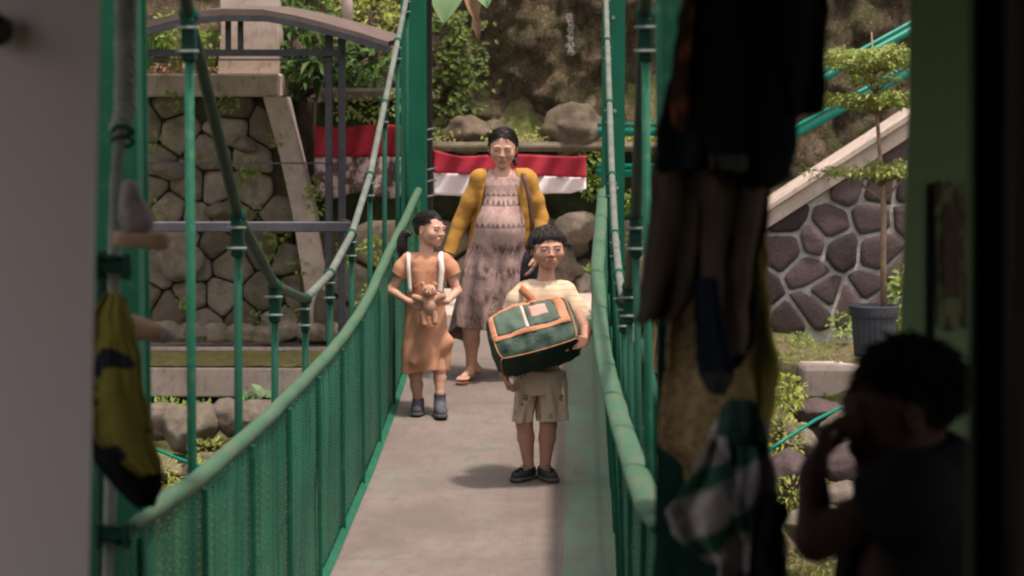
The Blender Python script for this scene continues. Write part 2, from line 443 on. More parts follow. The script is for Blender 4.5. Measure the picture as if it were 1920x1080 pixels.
M_LEAF_D = leafmat('leaf_dark', [(.025, .06, .012), (.06, .13, .025), (.13, .23, .05)])
M_LEAF_B = leafmat('leaf_bright', [(.12, .20, .03), (.24, .33, .06), (.34, .42, .10)])
M_LEAF_Y = leafmat('leaf_yellow_green', [(.15, .20, .03), (.33, .36, .06), (.45, .45, .12)])
M_LEAF_P = leafmat('leaf_pale', [(.16, .27, .12), (.24, .36, .18)])
M_DRY = leafmat('leaf_dry', [(.14, .07, .04), (.25, .14, .08), (.36, .24, .15)], .15)
M_GRASS = leafmat('grass_blade', [(.14, .20, .03), (.27, .32, .07), (.38, .36, .13)])

# ---------------------------------------------------------------- left bank: retaining wall with cap, buttress, column
def px_box(mb, x0, y0, x1, y1, Y, depth, bev=.01):
    a = W(x0, y0, Y); b = W(x1, y1, Y)
    mb.box(((a.x + b.x) / 2, Y + depth / 2, (a.z + b.z) / 2), (abs(b.x - a.x), depth, abs(a.z - b.z)), None, bev)
rw = root('retaining_wall', W(400, 640, 18.9), 'mossy stone retaining wall with a concrete cap and slanted buttress, left of the bridge', 'wall')
YW = 18.9
a = W(120, 182, YW); b = W(540, 650, YW)
MB().box(((a.x + b.x) / 2, YW + .35, (a.z + b.z) / 2), (b.x - a.x, .6, a.z - b.z)).build('core', M_DIRT, rw)
mb = MB(); stones(mb, (a.x, b.z, b.x + .25, a.z - .03), .225, .014, .045, lambda x, z: YW + .01, 4, 1.5, .62,
    lambda x, z: x < W(498 + max(0, (W(0, 182, YW).z - z)) * 41, 0, YW).x)
mb.build('stonework', M_STONE, rw, smooth=True)
mb = MB(); px_box(mb, 110, 138, 523, 181, YW - .16, .6, .015); mb.build('coping', M_CONC, rw)
mb = MB()
def slab(mb, pts, Y, depth):
    P = [W(x, y, Y) for x, y in pts]; n = len(P)
    V = [tuple(p) for p in P] + [(p.x, p.y + depth, p.z) for p in P]
    F = [tuple(range(n)), tuple(range(n, 2 * n))[::-1]] + [(i, i + n, (i + 1) % n + n, (i + 1) % n) for i in range(n)]
    mb.add(V, F)
slab(mb, [(493, 181.5), (536, 181.5), (562, 290), (590, 400), (612, 520), (618, 640), (582, 640), (574, 560), (548, 400), (524, 290)], YW - .19, .3)
mb.build('buttress', M_CONC, rw)
mb = MB()
for (x, y, r) in ((300, 320, .16), (640 - 400, 300, .12), (430, 340, .1), (335, 487, .215), (460, 270, .11), (300, 405, .12), (480, 380, .14)):
    pass
rock('boulder', W(335, 487, YW - .1), (.21, .13, .175), '', mat=stone_mat('pale_rock', (.34, .27, .22), (.36, .29, .24), .1), seed=3, parent=rw, amp=.12, sub=4)
rock('boulder', W(460, 272, YW - .08), (.10, .1, .07), '', mat=M_ROCK, seed=5, parent=rw, amp=.2)
rock('boulder', W(322, 318, YW - .06), (.17, .1, .09), '', mat=M_ROCK, seed=8, parent=rw, amp=.15)
rock('boulder', W(412, 395, YW - .06), (.13, .1, .075), '', mat=M_ROCK, seed=9, parent=rw, amp=.15)
cb = MB(); slab(cb, [(408, 137.5), (415, 60), (412, -60), (512, -60), (521, 60), (523, 137.5)], YW + .1, .35)
o = cb.build('concrete_pillar', M_CONC, origin=W(465, 137, YW + .1)); tagset(o, 'pale square concrete pillar standing on the corner of the stone retaining wall', 'pillar')
# ledge with moss, concrete beam
lb = root('concrete_ledge', W(420, 745, 18.0), 'long pale concrete beam with a mossy top along the left river bank', 'ledge')
mb = MB(); px_box(mb, 60, 689, 765, 746, 18.0, .9, .012); mb.build('beam', M_CONC, lb)
mb = MB(); px_box(mb, 60, 650, 770, 660, 18.55, .5, .008); mb.build('upper_step', M_CONC, lb)
ms = Mat('moss_bed', .95, .1); ms.col(ms.mix(ms.ramp(ms.noise(9, 6, .7), [(.35, 0), (.65, 1)]), (.20, .155, .09), (.26, .25, .07))); ms.bump(ms.noise(40, 5), 1, .03)
a = W(60, 688, 18.02); b = W(770, 660, 18.6); rows = []
for j in range(9): rows.append([(a.x + (b.x - a.x) * i / 90, 18.02 + .53 * j / 8, a.z + .012 + (b.z - a.z) * j / 8 + .012 * nz(i * .3, j * .5)) for i in range(91)])
mb = MB().grid(rows); mb.build('moss_top', ms.m, lb, smooth=True)
a = W(60, 600, 18.7)
# low wall behind the ledge
lw = root('low_stone_wall', W(680, 640, 18.3), 'low mossy boulder wall running behind the far tower under the banners', 'wall')
a = W(560, 432, 18.75); b = W(1420, 660, 18.75)
MB().box(((a.x + b.x) / 2, 19.1, (a.z + b.z) / 2), (b.x - a.x, .6, a.z - b.z)).build('core', M_DIRT, lw)
MB_ = MB(); px_box(MB_, 592, 190, 800, 432, 18.95, .05); px_box(MB_, 800.5, 284, 1236, 432, 18.95, .05); MB_.build('recess_shade', simple('painted_shade', (.022, .022, .012), .95, .5, 9, c2=(.04, .05, .018)), lw)  # near-black sheets painted as the shade under the shelves
mb = MB(); stones(mb, (a.x + .1, b.z, b.x, a.z), .30, .03, .09, lambda x, z: 18.78, 11, 1.3, .9); mb.build('stonework', M_STONE, lw, smooth=True)
a = W(240, 590, 18.8); b = W(600, 650, 18.8)
mb = MB()
for i in range(9):
    rock('boulder', W(262 + i * 45 + (i * 37 % 17), 618 + (i * 13 % 11), 18.62), (.13 + .02 * (i % 3), .1, .085), '', mat=M_STONE, seed=20 + i, parent=rw, amp=.2)

M_BROWN = stone_mat('brown_rock', (.16, .115, .08), (.22, .165, .12), .4)
def R_(px, py, Y, w_, h_, seed, label, mat=None, d=.2, amp=.18, rz=0, name='boulder'):
    s = scl(Y); return rock(name, W(px, py, Y), (w_ / s / 2 * 1.1, d, h_ / s / 2 * 1.1), label, 'rock', mat, seed, amp=amp, sub=4, rz=rz)
R_(1076, 243, 18.6, 104, 86, 41, 'big rounded brown boulder on the rock shelf right of the woman\'s head', M_BROWN, amp=.3)
R_(878, 252, 18.7, 84, 60, 42, 'brown boulder on the rock shelf left of the woman\'s head', M_BROWN, d=.2, amp=.28)
R_(926, 246, 18.9, 40, 40, 43, 'small boulder just behind the woman\'s head on the shelf', M_BROWN)
R_(1080, 426, 18.2, 78, 62, 44, 'pale pointed boulder behind the boy\'s hair, beside the right rail', amp=.12)
R_(1050, 500, 18.3, 86, 74, 45, 'grey jagged boulder behind the boy\'s shoulder', amp=.35)
R_(1092, 545, 18.4, 60, 60, 46, 'mossy low boulder behind the boy\'s sleeve', M_STONE)
mb = MB(); px_box(mb, 800, 266, 1240, 284, 18.45, 1.9, .03); o = mb.build('rock_shelf', M_STONE, origin=W(960, 284, 18.45)); tagset(o, 'flat mossy rock shelf carrying the boulders above the banner', 'rock shelf')
# rubble under the ledge, left
for i, (x, y, w_, h_, s_) in enumerate([(362, 800, 96, 100, 1), (440, 782, 84, 66, 2), (500, 790, 70, 76, 3), (300, 880, 90, 60, 4), (400, 880, 110, 60, 5), (272, 790, 50, 70, 6), (560, 760, 80, 50, 7), (620, 780, 80, 60, 8)]):
    lab = ['large pale cracked boulder below the ledge between the two nearest hangers', 'brown boulder right under the concrete beam', 'reddish boulder below the beam beside the third hanger', 'low boulder behind the yellow shirt hem', 'flat boulder low on the bank just above the handrail', 'small boulder beside the yellow shirt', 'boulder under the beam behind the handrail', 'boulder under the beam farthest to the right'][i]
    R_(x, y, 16.9 - .3 * (y - 760) / 100, w_, h_, 60 + s_, lab, d=.28, amp=.2, rz=i)

# ---------------------------------------------------------------- right bank
YR = 17.3
rb = root('rubble_wall', W(1560, 640, YR), 'dark rubble stone wall with white mortar joints under the stair coping, right bank', 'wall')
def cope_y(px): return 402 + (px - 1435) * (-.643)
def in_r(x, z):
    p = (x - W(1400, 0, YR).x) * scl(YR) + 1400
    return z < W(0, cope_y(p) + 8, YR).z - .04
pts = [(1250, 650), (1250, 500), (1400, 470), (1436, 432), (1990, 76), (1990, 650)]
mb = MB(); slab(mb, pts, YR, .5); mb.build('mortar_core', M_MORTAR, rb)
a = W(1250, 655, YR); b = W(1960, 150, YR)
mb = MB(); stones(mb, (a.x, a.z, b.x, b.z), .25, .030, .034, lambda x, z: YR - .001, 23, 1.08, .85, in_r, 1); mb.build('stonework', M_LAVA, rb, smooth=True)
mb = MB(); slab(mb, [(1430, 402), (1432, 432), (1990, 76), (1990, 44)], YR - .06, .7); slab(mb, [(1428, 394), (1430, 401.5), (1990, 43.5), (1990, 30)], YR - .10, .8)
mb.build('stair_coping', M_CONC, rb)
rl = root('stair_railing', W(1350, 330, 18.1), 'teal pipe stair railing climbing to the right above the stone wall', 'railing')
mt = green_paint('teal_paint', (.0, .17, .125), (.10, .30, .25), .3, .35)
mw_ = simple('white_green_pipe', (.50, .60, .55), .5)
YS = 18.1
for (y0, name) in ((325, 'lower_rail'), (248, 'upper_rail')):
    mb = MB(); mb.tube([W(1120, y0, YS), W(1352, y0, YS), W(1372, y0 - 8, YS), W(2000, y0 - 8 - .545 * 628, YS)], .030, 12); o = mb.build(name, mt, rl, smooth=True)
    mb = MB(); mb.tube([W(1120, y0 - 14, YS - .1), W(1352, y0 - 14, YS - .1), W(1372, y0 - 22, YS - .1), W(2000, y0 - 22 - .545 * 628, YS - .1)], .018, 10); mb.build('thin_rail', mt, rl, smooth=True)
for px in (1300, 1760, 1900):
    yy = 240 if px < 1370 else 240 - .545 * (px - 1372)
    mb = MB(); mb.tube([W(px, yy, YS + .05), W(px, yy + 190, YS + .05)], .018, 10); mb.build('post', mt, rl, smooth=True)
# stones and step on the right slope
mb = MB(); px_box(mb, 1506, 690, 1625, 748, 15.9, .45, .02); o = mb.build('concrete_block', M_CONC, origin=W(1560, 748, 15.9)); tagset(o, 'pale concrete block on the grassy slope below the potted tree', 'block')
labs = ['dark rock wedged under the concrete block', 'rock below the concrete block behind the man\'s hand', 'pale broken rock beside the man\'s raised forearm', 'dark rock in the gap between the man\'s forearm and chin', 'rock low on the slope beside the plaid shirt', 'mossy rock at the foot of the slope under the man\'s elbow', 'small pale rock behind the green hose', 'white-veined rock seen under the man\'s chin']
for i, (x, y, w_, h_) in enumerate([(1530, 770, 90, 46), (1580, 800, 80, 60), (1500, 830, 70, 70), (1590, 870, 90, 80), (1480, 880, 80, 70), (1540, 990, 120, 80), (1475, 800, 40, 36), (1585, 935, 100, 60)]):
    R_(x, y, 15.5 - (y - 770) / 110, w_, h_, 80 + i, labs[i], [M_LAVA, M_ROCK, M_ROCK, M_LAVA, M_LAVA, M_STONE, M_ROCK, M_ROCK][i], d=.18)
mb = MB(); P = [W(1420, 858, 14.4), W(1470, 825, 14.5), W(1530, 787, 14.7), W(1575, 765, 14.9), W(1650, 745, 15.1)]
o = MB().tube(P, .012, 8).build('garden_hose', mt, origin=P[0], smooth=True); tagset(o, 'thin teal hose running up the grassy slope behind the hanging clothes', 'hose')
P = [W(290, 842, 15.6), W(340, 862, 15.5), W(390, 878, 15.4), W(460, 900, 15.3)]
o = MB().tube(P, .013, 8).build('garden_hose', mt, origin=P[0], smooth=True); tagset(o, 'thin teal hose across the rocks seen beneath the left hangers', 'hose')
# grass
gb = MB(); rnd = random.Random(3)
for i in range(2600):
    x = rnd.uniform(.9, 3.4); y = rnd.uniform(12.6, 17.1)
    if noise.noise(Vector((x * 2.2, y * 2.2, 0))) < -.12: continue
    blades(gb, (x, y, ground_h(x, y) - .01 + .09 * nz(x, y, 0, 1.4)), 5, rnd.uniform(.03, .085), .05, .008, i, .8)
tagset(gb.build('grass', M_GRASS), kind='stuff')
gb = MB()
for i in range(900):
    x = rnd.uniform(-4.2, -.9); y = rnd.uniform(14.6, 17.7)
    if noise.noise(Vector((x * 2.6, y * 2.6, 4))) < .05: continue
    blades(gb, (x, y, ground_h(x, y) - .01 + .09 * nz(x, y, 0, 1.4)), 7, rnd.uniform(.06, .2), .07, .009, i, .8)
tagset(gb.build('bank_grass', M_GRASS), kind='stuff')
gb = MB()
for i in range(500):
    p = W(rnd.uniform(70, 760), rnd.uniform(664, 688), 18.3); p.y = 18.05 + rnd.random() * .45; blades(gb, (p.x, p.y, -.07 + .1 * (p.y - 18.05)), 5, .045, .04, .007, i, .8)
tagset(gb.build('moss_tufts', M_GRASS), kind='stuff')

def plant(name, label, cat, items, mat, stems=None, smat=None, base=None):
    r = root(name, base, label, cat); mb = MB()
    for it in items: clump(mb, *it)
    mb.build('foliage', mat, r)
    sb = MB()
    for s in (stems or []): sb.tube(s[0], s[1], 6)
    if stems: sb.build('stem', smat or M_WOODDARK, r, smooth=True)
    return r
def CL(px, py, Y, rx, rz_, n, L, wd, seed, ry=.2): return (W(px, py, Y), (rx / scl(Y), ry, rz_ / scl(Y)), n, L, wd, seed)
# broadleaf shrub behind the gazebo frame
its = [CL(560, 70, 19.3, 60, 45, 110, .16, .05, 1), CL(600, 120, 19.2, 60, 40, 110, .17, .05, 2), CL(570, 25, 19.5, 60, 30, 70, .15, .05, 3), CL(690, 110, 19.3, 50, 40, 90, .16, .045, 4), CL(655, 150, 19.4, 40, 30, 50, .15, .045, 5), CL(560, 150, 19.4, 30, 30, 40, .15, .05, 6)]
plant('broadleaf_shrub', 'dark broad-leaved shrub growing beside the concrete pillar behind the gazebo frame', 'shrub', its, M_LEAF_D,
      [([W(575, 240, 19.4), W(568, 180, 19.4), W(575, 120, 19.35), W(600, 60, 19.3)], [.05, .04, .03, .015]), ([W(570, 180, 19.4), W(640, 140, 19.35), W(690, 110, 19.3)], [.03, .02, .01])], base=W(575, 240, 19.4))
its = [CL(690, 30, 19.8, 60, 45, 260, .07, .025, 11), CL(740, 60, 19.9, 30, 60, 160, .07, .025, 12), CL(650, 5, 19.9, 40, 25, 120, .07, .025, 13)]
plant('feathery_bush', 'light yellow-green feathery bush above the dark shrub, left of the far tower', 'bush', its, M_LEAF_Y, [([W(700, 130, 19.9), W(700, 60, 19.9), W(690, 20, 19.8)], [.02, .015, .008])], base=W(700, 130, 19.9))
o = MB().tube([W(653, 60, 19.0), W(650, 0, 19.0), W(646, -60, 19.0)], [.045, .05, .05], 10).build('post', M_CONC, origin=W(653, 60, 19.0), smooth=True); tagset(o, 'thin pale concrete post rising above the arched gazebo roof', 'post')
# trunk in the dark recess
o = MB().tube([W(565, 560, 19.4), W(572, 400, 19.4), W(566, 260, 19.4), W(575, 190, 19.4)], [.16, .13, .11, .09], 14).build('tree_trunk', M_WOODDARK, origin=W(565, 560, 19.4), smooth=True)
tagset(o, 'dark upright tree trunk in the shaded recess right of the buttress', 'tree trunk')
o = MB().tube([W(606, 560, 19.3), W(604, 300, 19.2), W(600, 215, 19.2), W(612, 150, 19.2)], [.05, .055, .05, .03], 10).build('tree_trunk', M_CONC, origin=W(606, 560, 19.3), smooth=True)
tagset(o, 'slim pale brown trunk beside the thick dark trunk', 'tree trunk')
# strappy leaves upper left
for k, (px, py, h, n, lab) in enumerate([(285, 130, .62, 60, 'tall strappy grass clump at the upper left behind the arched roof'), (345, 132, .42, 40, 'shorter strappy grass clump beside the tall one, upper left'), (395, 134, .3, 34, 'small green tuft against the concrete pillar, upper left')]):
    r = root('grass_clump', W(px, py, 19.2), lab, 'plant'); mb = MB(); blades(mb, W(px, py, 19.2), n * 2, h, .22, .02, k + 90, 1.0); mb.build('foliage', M_LEAF_B if k else M_LEAF_D, r)
plant('leafy_weed', 'small leafy bush below the strappy grass, over the coping', 'weed', [CL(330, 70, 19.3, 60, 40, 200, .07, .035, 21), CL(400, 90, 19.3, 30, 40, 90, .07, .035, 22)], M_LEAF_B, base=W(340, 138, 19.2))
mb = MB(); 
for i in range(420):
    p = W(rnd.uniform(100, 420), 0, 19.1); leaf(mb, Vector((p.x, rnd.uniform(18.85, 19.6), W(0, 139, 19).z + rnd.uniform(0, .09))), rv(rnd), Vector((0, 0, 1)), .07, .03)
tagset(mb.build('leaf_litter', M_DRY), kind='stuff')
# weeds growing from the walls
mb = MB(); rnd = random.Random(8)
for (x, y, n) in [(318, 190, 14), (430, 195, 20), (520, 262, 14), (468, 318, 26), (300, 270, 14), (520, 440, 30), (500, 470, 26), (445, 350, 10), (470, 400, 10), (560, 500, 14), (300, 395, 12), (380, 300, 12), (350, 560, 18), (480, 600, 16), (540, 590, 12)]:
    clump(mb, W(x, y, 18.72), (.09, .05, .07), n * 2, .045, .025, x)
for (x, y, n) in [(640, 200, 24), (690, 205, 24), (730, 200, 20), (590, 380, 20), (600, 350, 16), (700, 470, 30), (640, 480, 20), (1110, 300, 50), (1112, 350, 60), (1115, 520, 30), (1100, 590, 30), (1190, 380, 60), (1200, 450, 40), (690, 560, 20)]:
    clump(mb, W(x, y, 18.5), (.11, .08, .10), n * 2, .05, .03, x + 5)
tagset(mb.build('wall_creepers', M_LEAF_B), kind='stuff')
mb = MB()
for i in range(2000):
    u = rnd.random(); px = rnd.gauss(852, 32) - 10; py = rnd.uniform(20, 265)
    if noise.noise(Vector((px * .03, py * .025, 2))) < -.08: continue
    p = W(px, py, 19.75 + rnd.random() * .25); leaf(mb, p, Vector((rnd.uniform(-1, 1), -.5, rnd.uniform(-1, .3))), Vector((0, -1, .5)), .055, .035)
tagset(mb.build('cliff_creepers', leafmat('leaf_creeper', [(.03, .055, .012), (.08, .12, .02), (.2, .24, .04)])), kind='stuff')
mb = MB()
for i in range(900):
    px = rnd.choice([rnd.uniform(800, 1128), rnd.uniform(1175, 1240)]); py = 262 + rnd.gauss(0, 9)
    p = W(px, py, 18.5 + rnd.random() * .3); leaf(mb, p, rv(rnd) + Vector((0, -.6, 0)), Vector((0, -1, 1)), .035, .02)
tagset(mb.build('shelf_moss', M_LEAF_Y), kind='stuff')
# hanging big leaves at the top
r = root('hanging_vine', W(860, -60, 18.3), 'broad pale leaves and a curled brown leaf hanging in from the top edge', 'vine')
mb = MB()
def bigleaf(mb, a, b, wd, yo=0):
    P = W(a[0], a[1], 18.2 + yo); Q = W(b[0], b[1], 18.1 + yo); d = Q - P; s = Vector((1, .25, 0)) if abs(d.x) < abs(d.z) else Vector((0, 0, 1)); rows = []
    for i in range(13):
        t = i / 12; wv = wd * (sin(pi * min(1, t * 1.02) ** .62)) ** .8 * .5 if 0 < t < 1 else .001
        c = P + d * t; rows.append([c + s * wv * k + Vector((0, -.05 * abs(k) - .04 * sin(3 * t), 0)) for k in (-1, -.7, -.35, 0, .35, .7, 1)])
    mb.grid(rows)
bigleaf(mb, (845, -45), (832, 45), .27); bigleaf(mb, (900, -30), (914, 16), .16); bigleaf(mb, (868, -60), (858, 8), .2, .1)
mb.build('leaf', M_LEAF_P, r, smooth=True)
mb = MB(); bigleaf(mb, (885, -20), (893, 42), .13); bigleaf(mb, (893, 25), (898, 78), .07, .05); mb.build('dry_leaf', M_DRY, r, smooth=True)
MB().tube([W(840, -300, 18.3), W(862, -100, 18.25), W(850, -45, 18.2)], .012, 6).build('stem', M_WOODDARK, r)
# weeds beneath the ledge
plant('weed', 'green ferny weed under the left end of the concrete beam', 'weed', [CL(312, 775, 17.3, 32, 30, 120, .06, .022, 31)], M_LEAF_B, base=W(312, 800, 17.3))
plant('weed', 'small creeping weed directly under the middle of the beam', 'weed', [CL(366, 765, 17.4, 34, 14, 80, .045, .022, 32)], M_LEAF_B, base=W(366, 775, 17.4))
plant('weed', 'round-leaved pale weed under the beam by the third hanger', 'weed', [CL(478, 750, 17.3, 26, 16, 14, .11, .085, 33)], M_LEAF_P, base=W(478, 765, 17.3))
plant('weed', 'yellow-green grass tuft growing above the pale cracked boulder', 'weed', [CL(395, 850, 16.3, 50, 20, 150, .06, .014, 34), CL(300, 900, 16.2, 34, 50, 200, .08, .014, 35)], M_LEAF_Y, base=W(390, 870, 16.3))
plant('weed', 'bright weed clump on the right slope beside the gold cloth', 'weed', [CL(1475, 740, 15.3, 34, 36, 200, .05, .022, 36), CL(1470, 820, 14.8, 40, 40, 160, .05, .02, 37)], M_LEAF_Y, base=W(1475, 770, 15.3))
plant('weed', 'yellow-green weeds at the foot of the right slope below the man\'s elbow', 'weed', [CL(1540, 1050, 13.6, 70, 25, 200, .05, .014, 38), CL(1480, 930, 14.2, 30, 40, 120, .05, .014, 39)], M_LEAF_Y, base=W(1530, 1070, 13.6))
plant('weed', 'small weed between the rubble wall and the grass', 'weed', [CL(1500, 635, 17.0, 20, 12, 60, .04, .02, 40), CL(1690, 560, 17.0, 20, 60, 150, .06, .03, 41), CL(1575, 610, 17.0, 22, 22, 80, .045, .02, 42)], M_LEAF_B, base=W(1500, 645, 17.0))

# banners
def banner(name, label, x0, x1, ytop, ymid, ybot, Y, seed, matr, matw):
    r = root(name, W((x0 + x1) / 2, ybot(.5), Y), label, 'banner')
    def sheet(ya, yb, nm, mat):
        rows = []
        for i in range(9):
            t = i / 8; row = []
            for j in range(60):
                u = j / 59; px = x0 + (x1 - x0) * u
                f0, f1 = ya(u), yb(u); p = W(px, f0 + (f1 - f0) * t, Y); p.y += .03 * sin(u * 17 + seed) + .02 * sin(u * 39 + t * 3); row.append(p)
            rows.append(row)
        return solidify(MB().grid(rows).build(nm, mat, r, smooth=True), .004)
    sheet(ytop, ymid, 'red_stripe', matr); sheet(ymid, ybot, 'white_stripe', matw)
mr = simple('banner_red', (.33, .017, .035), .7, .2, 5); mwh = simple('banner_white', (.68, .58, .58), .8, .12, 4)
mrd = simple('banner_red_shaded', (.25, .012, .022), .8, .3, 5)  # darker copy of the banner red: its shade painted into the colour
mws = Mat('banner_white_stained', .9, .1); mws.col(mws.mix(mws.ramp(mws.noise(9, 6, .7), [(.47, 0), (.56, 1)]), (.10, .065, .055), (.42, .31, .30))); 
banner('flag_banner', 'red and white cloth banner strung behind the woman under the boulders', 813, 1099, lambda u: 281 + 11 * min(1, u * 6) * .9 + 2 * sin(u * 9), lambda u: 324 + 9 * u, lambda u: 365 + 3 * sin(u * 5) - 20 * max(0, u - .9) * 4, 17.7, 1, mr, mwh)
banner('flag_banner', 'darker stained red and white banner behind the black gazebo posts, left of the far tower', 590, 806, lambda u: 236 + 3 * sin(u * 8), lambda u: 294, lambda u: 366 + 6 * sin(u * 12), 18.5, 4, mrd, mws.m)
# dark recess ledge over the left banner
mb = MB(); px_box(mb, 600, 165, 800, 190, 18.75, 1.9, .03); o = mb.build('rock_shelf', M_STONE, origin=W(680, 186, 18.7)); tagset(o, 'mossy earth ledge above the stained left banner', 'rock shelf')

# gazebo frame
YG = 17.4
gz = root('gazebo_frame', W(640, 640, YG), 'black steel gazebo frame with an arched brown roof edge on the left bank', 'gazebo')
arc = [(150, 96), (262, 52), (355, 27), (430, 22), (500, 23), (560, 34), (620, 49), (680, 66), (733, 83)]
mb = MB(); rows = []
for (x, y) in arc:
    p = W(x, y, YG); q = p + Vector((0, 0, -.05)); rows.append([(p.x, YG - .25, p.z + .012), (p.x, YG + 1.3, p.z + .10), (q.x, YG + 1.3, q.z + .09), (q.x, YG - .25, q.z + .012), (p.x, YG - .25, p.z + .012)])
mb.grid(rows); mb.build('roof', simple('roof_felt', (.12, .085, .075), .85), gz)
mb = MB()
for (x0, y0), (x1, y1) in zip(arc[:-1], arc[1:]): mb.bar(W(x0, y0 + 12, YG - .27), W(x1, y1 + 12, YG - .27), .04, .045)
mb.build('arch_beam', M_DARKSTEEL, gz)
for x0, ya, yb in ((617, 50, 640), (641, 62, 640), (640 - 470, 90, 640)):
    mb = MB(); mb.bar(W(x0, ya, YG), W(x0, yb, YG), .055, .055, .006); mb.build('post', M_DARKSTEEL, gz)
for x0 in (428, 451):
    mb = MB(); mb.bar(W(x0, 33, YG), W(x0, 98, YG), .04, .04); mb.build('strut', M_DARKSTEEL, gz)
for (xa, xb, y, h) in ((150, 640, 99, .05), (150, 625, 112, .012), (150, 618, 306, .012)):
    mb = MB(); mb.bar(W(xa, y, YG - .04), W(xb, y, YG - .04), h, h); mb.build('crossbar', M_DARKSTEEL, gz)
mb = MB(); mb.bar(W(150, 425, YG - .6), W(660, 425, YG - .6), .07, .075, .008); mb.build('bench_rail', simple('steel_rail', (.055, .055, .07), .35, .3, spec=.6), gz)
mb = MB(); mb.bar(W(658, 424, YG - .6), W(640, 418, YG - .04), .06, .06); mb.build('bracket', M_DARKSTEEL, gz)

# potted tree
YT = 15.6
pt = root('potted_tree', W(1638, 668, YT), 'tiered small-leaved ornamental tree in a black ribbed pot', 'potted tree')
p0 = W(1638, 668, YT); s = scl(YT); mb = MB(); N = 48
prof = [(.0, 0), (.128, 0), (.135, .02), (.155, .27), (.165, .275), (.168, .30), (.172, .345), (.16, .35), (.15, .33), (.14, .31), (0, .31)]
V = []
for (r, h) in prof:
    for k in range(N):
        rib = .004 * (k % 2) if .02 <= h <= .275 and r > .13 else 0
        V.append((p0.x + (r - rib) * cos(2 * pi * k / N), p0.y + (r - rib) * sin(2 * pi * k / N), p0.z + h))
F = [(i * N + k, i * N + (k + 1) % N, (i + 1) * N + (k + 1) % N, (i + 1) * N + k) for i in range(len(prof) - 1) for k in range(N)]
mk('pot', V, F, simple('black_plastic', (.045, .047, .06), .5, .25, 14), pt)
tr = [W(1657, 575, YT), W(1656, 480, YT), W(1657, 400, YT), W(1654, 345, YT), W(1650, 290, YT), W(1645, 225, YT), W(1640, 160, YT), W(1636, 95, YT), W(1634, 60, YT)]
tw = MB(); tw.tube(tr, [.022, .02, .019, .018, .014, .013, .011, .008, .005], 8)
bk = simple('tan_bark', (.26, .17, .12), .85, .3, 20)
rnd = random.Random(12)
fo = MB()
tiers = [(1634, 112, 92, 25, 2300), (1640, 188, 98, 17, 2000), (1648, 322, 95, 13, 500), (1685, 318, 60, 20, 600), (1640, 150, 45, 10, 200)]
for (cx, cy, rx, rz_, n) in tiers:
    c = W(cx, cy, YT); R = rx / s; H = rz_ / s
    for b in range(9):
        a = b * 2.4 + cx; e = c + Vector((cos(a) * R * .85, sin(a) * R * .85, rnd.uniform(-.2, .5) * H)); st = W(1657 - (400 - cy) * .06 if cy < 400 else 1657, cy + 26, YT)
        tw.tube([st, (st + e) / 2 + Vector((0, 0, .02)), e], [.008, .006, .003], 5)
    for i in range(n):
        a = rnd.uniform(0, 2 * pi); q = sqrt(rnd.random()) * R; 
        if noise.noise(Vector((cos(a) * q * 9, sin(a) * q * 9, cy))) < -.2: continue
        zt = H * (rnd.uniform(-1, 1) * .7 + .5 * noise.noise(Vector((cos(a) * q * 6, sin(a) * q * 6, 3))))
        leaf(fo, c + Vector((cos(a) * q, sin(a) * q, zt)), Vector((cos(a), sin(a), rnd.uniform(-.3, .5))) + rv(rnd) * .6, Vector((0, 0, 1)), .046, .024)
tw.tube([W(1655, 375, YT), W(1620, 350, YT), W(1598, 322, YT)], [.012, .009, .005], 6); tw.tube([W(1655, 378, YT), W(1680, 350, YT), W(1700, 325, YT)], [.012, .009, .005], 6)
for b in range(60):   # thin side tuft of the lowest tier
    leaf(fo, W(rnd.uniform(1505, 1610), rnd.uniform(312, 335), YT), rv(rnd), Vector((0, 0, 1)), .04, .02)
tw.tube([W(1620, 330, YT), W(1560, 322, YT), W(1510, 318, YT)], [.006, .004, .002], 5)
tw.build('trunk', bk, pt, smooth=True)
fo.build('crown', leafmat('leaf_terminalia', [(.16, .22, .04), (.30, .36, .08), (.46, .48, .17)], .4), pt)
# landing beyond the far tower
mb = MB(); mb.box((-.44, 17.5, .42), (1.75, 2.3, .2), None, .01); tagset(mb.build('landing', M_CONC), kind='structure')
# ---------------------------------------------------------------- the suspension footbridge
XL = -1.106
br = root('suspension_footbridge', (XL + .55, 5.5, 0), 'green painted steel suspension footbridge with mesh sides the three walkers are on', 'footbridge')
md = Mat('deck_plate', .62, .35)
sx = md.sep(); nA = md.noise(1.6, 5, .6); nB = md.noise(14, 6, .7, vec=md.mapping((1, .5, 1)))
cdk = md.mix(md.ramp(nA, [(.35, 0), (.65, 1)]), (.145, .113, .10), (.205, .16, .144))
cdk = md.mix(md.ramp(nB, [(.45, 0), (.68, .6)]), cdk, (.125, .10, .09))
# panel's green bounce light painted along the right-hand edge; worn paint in faint patches
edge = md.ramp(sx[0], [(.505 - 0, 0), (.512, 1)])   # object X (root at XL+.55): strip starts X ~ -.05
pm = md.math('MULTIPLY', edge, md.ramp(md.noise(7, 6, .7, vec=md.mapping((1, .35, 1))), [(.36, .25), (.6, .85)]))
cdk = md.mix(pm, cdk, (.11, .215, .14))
cdk = md.mix(md.math('MULTIPLY', md.ramp(md.noise(2.3, 5, .6, vec=md.mapping(loc=(5, 5, 5))), [(.5, 0), (.7, 1)]), .22), cdk, (.16, .25, .18))
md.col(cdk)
bx = md.math('SINE', md.math('MULTIPLY', sx[0], 190)); by = md.math('SINE', md.math('MULTIPLY', sx[1], 190))
md.bump(md.math('ADD', md.math('MAXIMUM', md.math('MULTIPLY', bx, by), 0), md.math('MULTIPLY', nB, .8)), .6, .004)
ys = np.arange(5.3, 16.45, .1); y = 5.3
dk = MB()
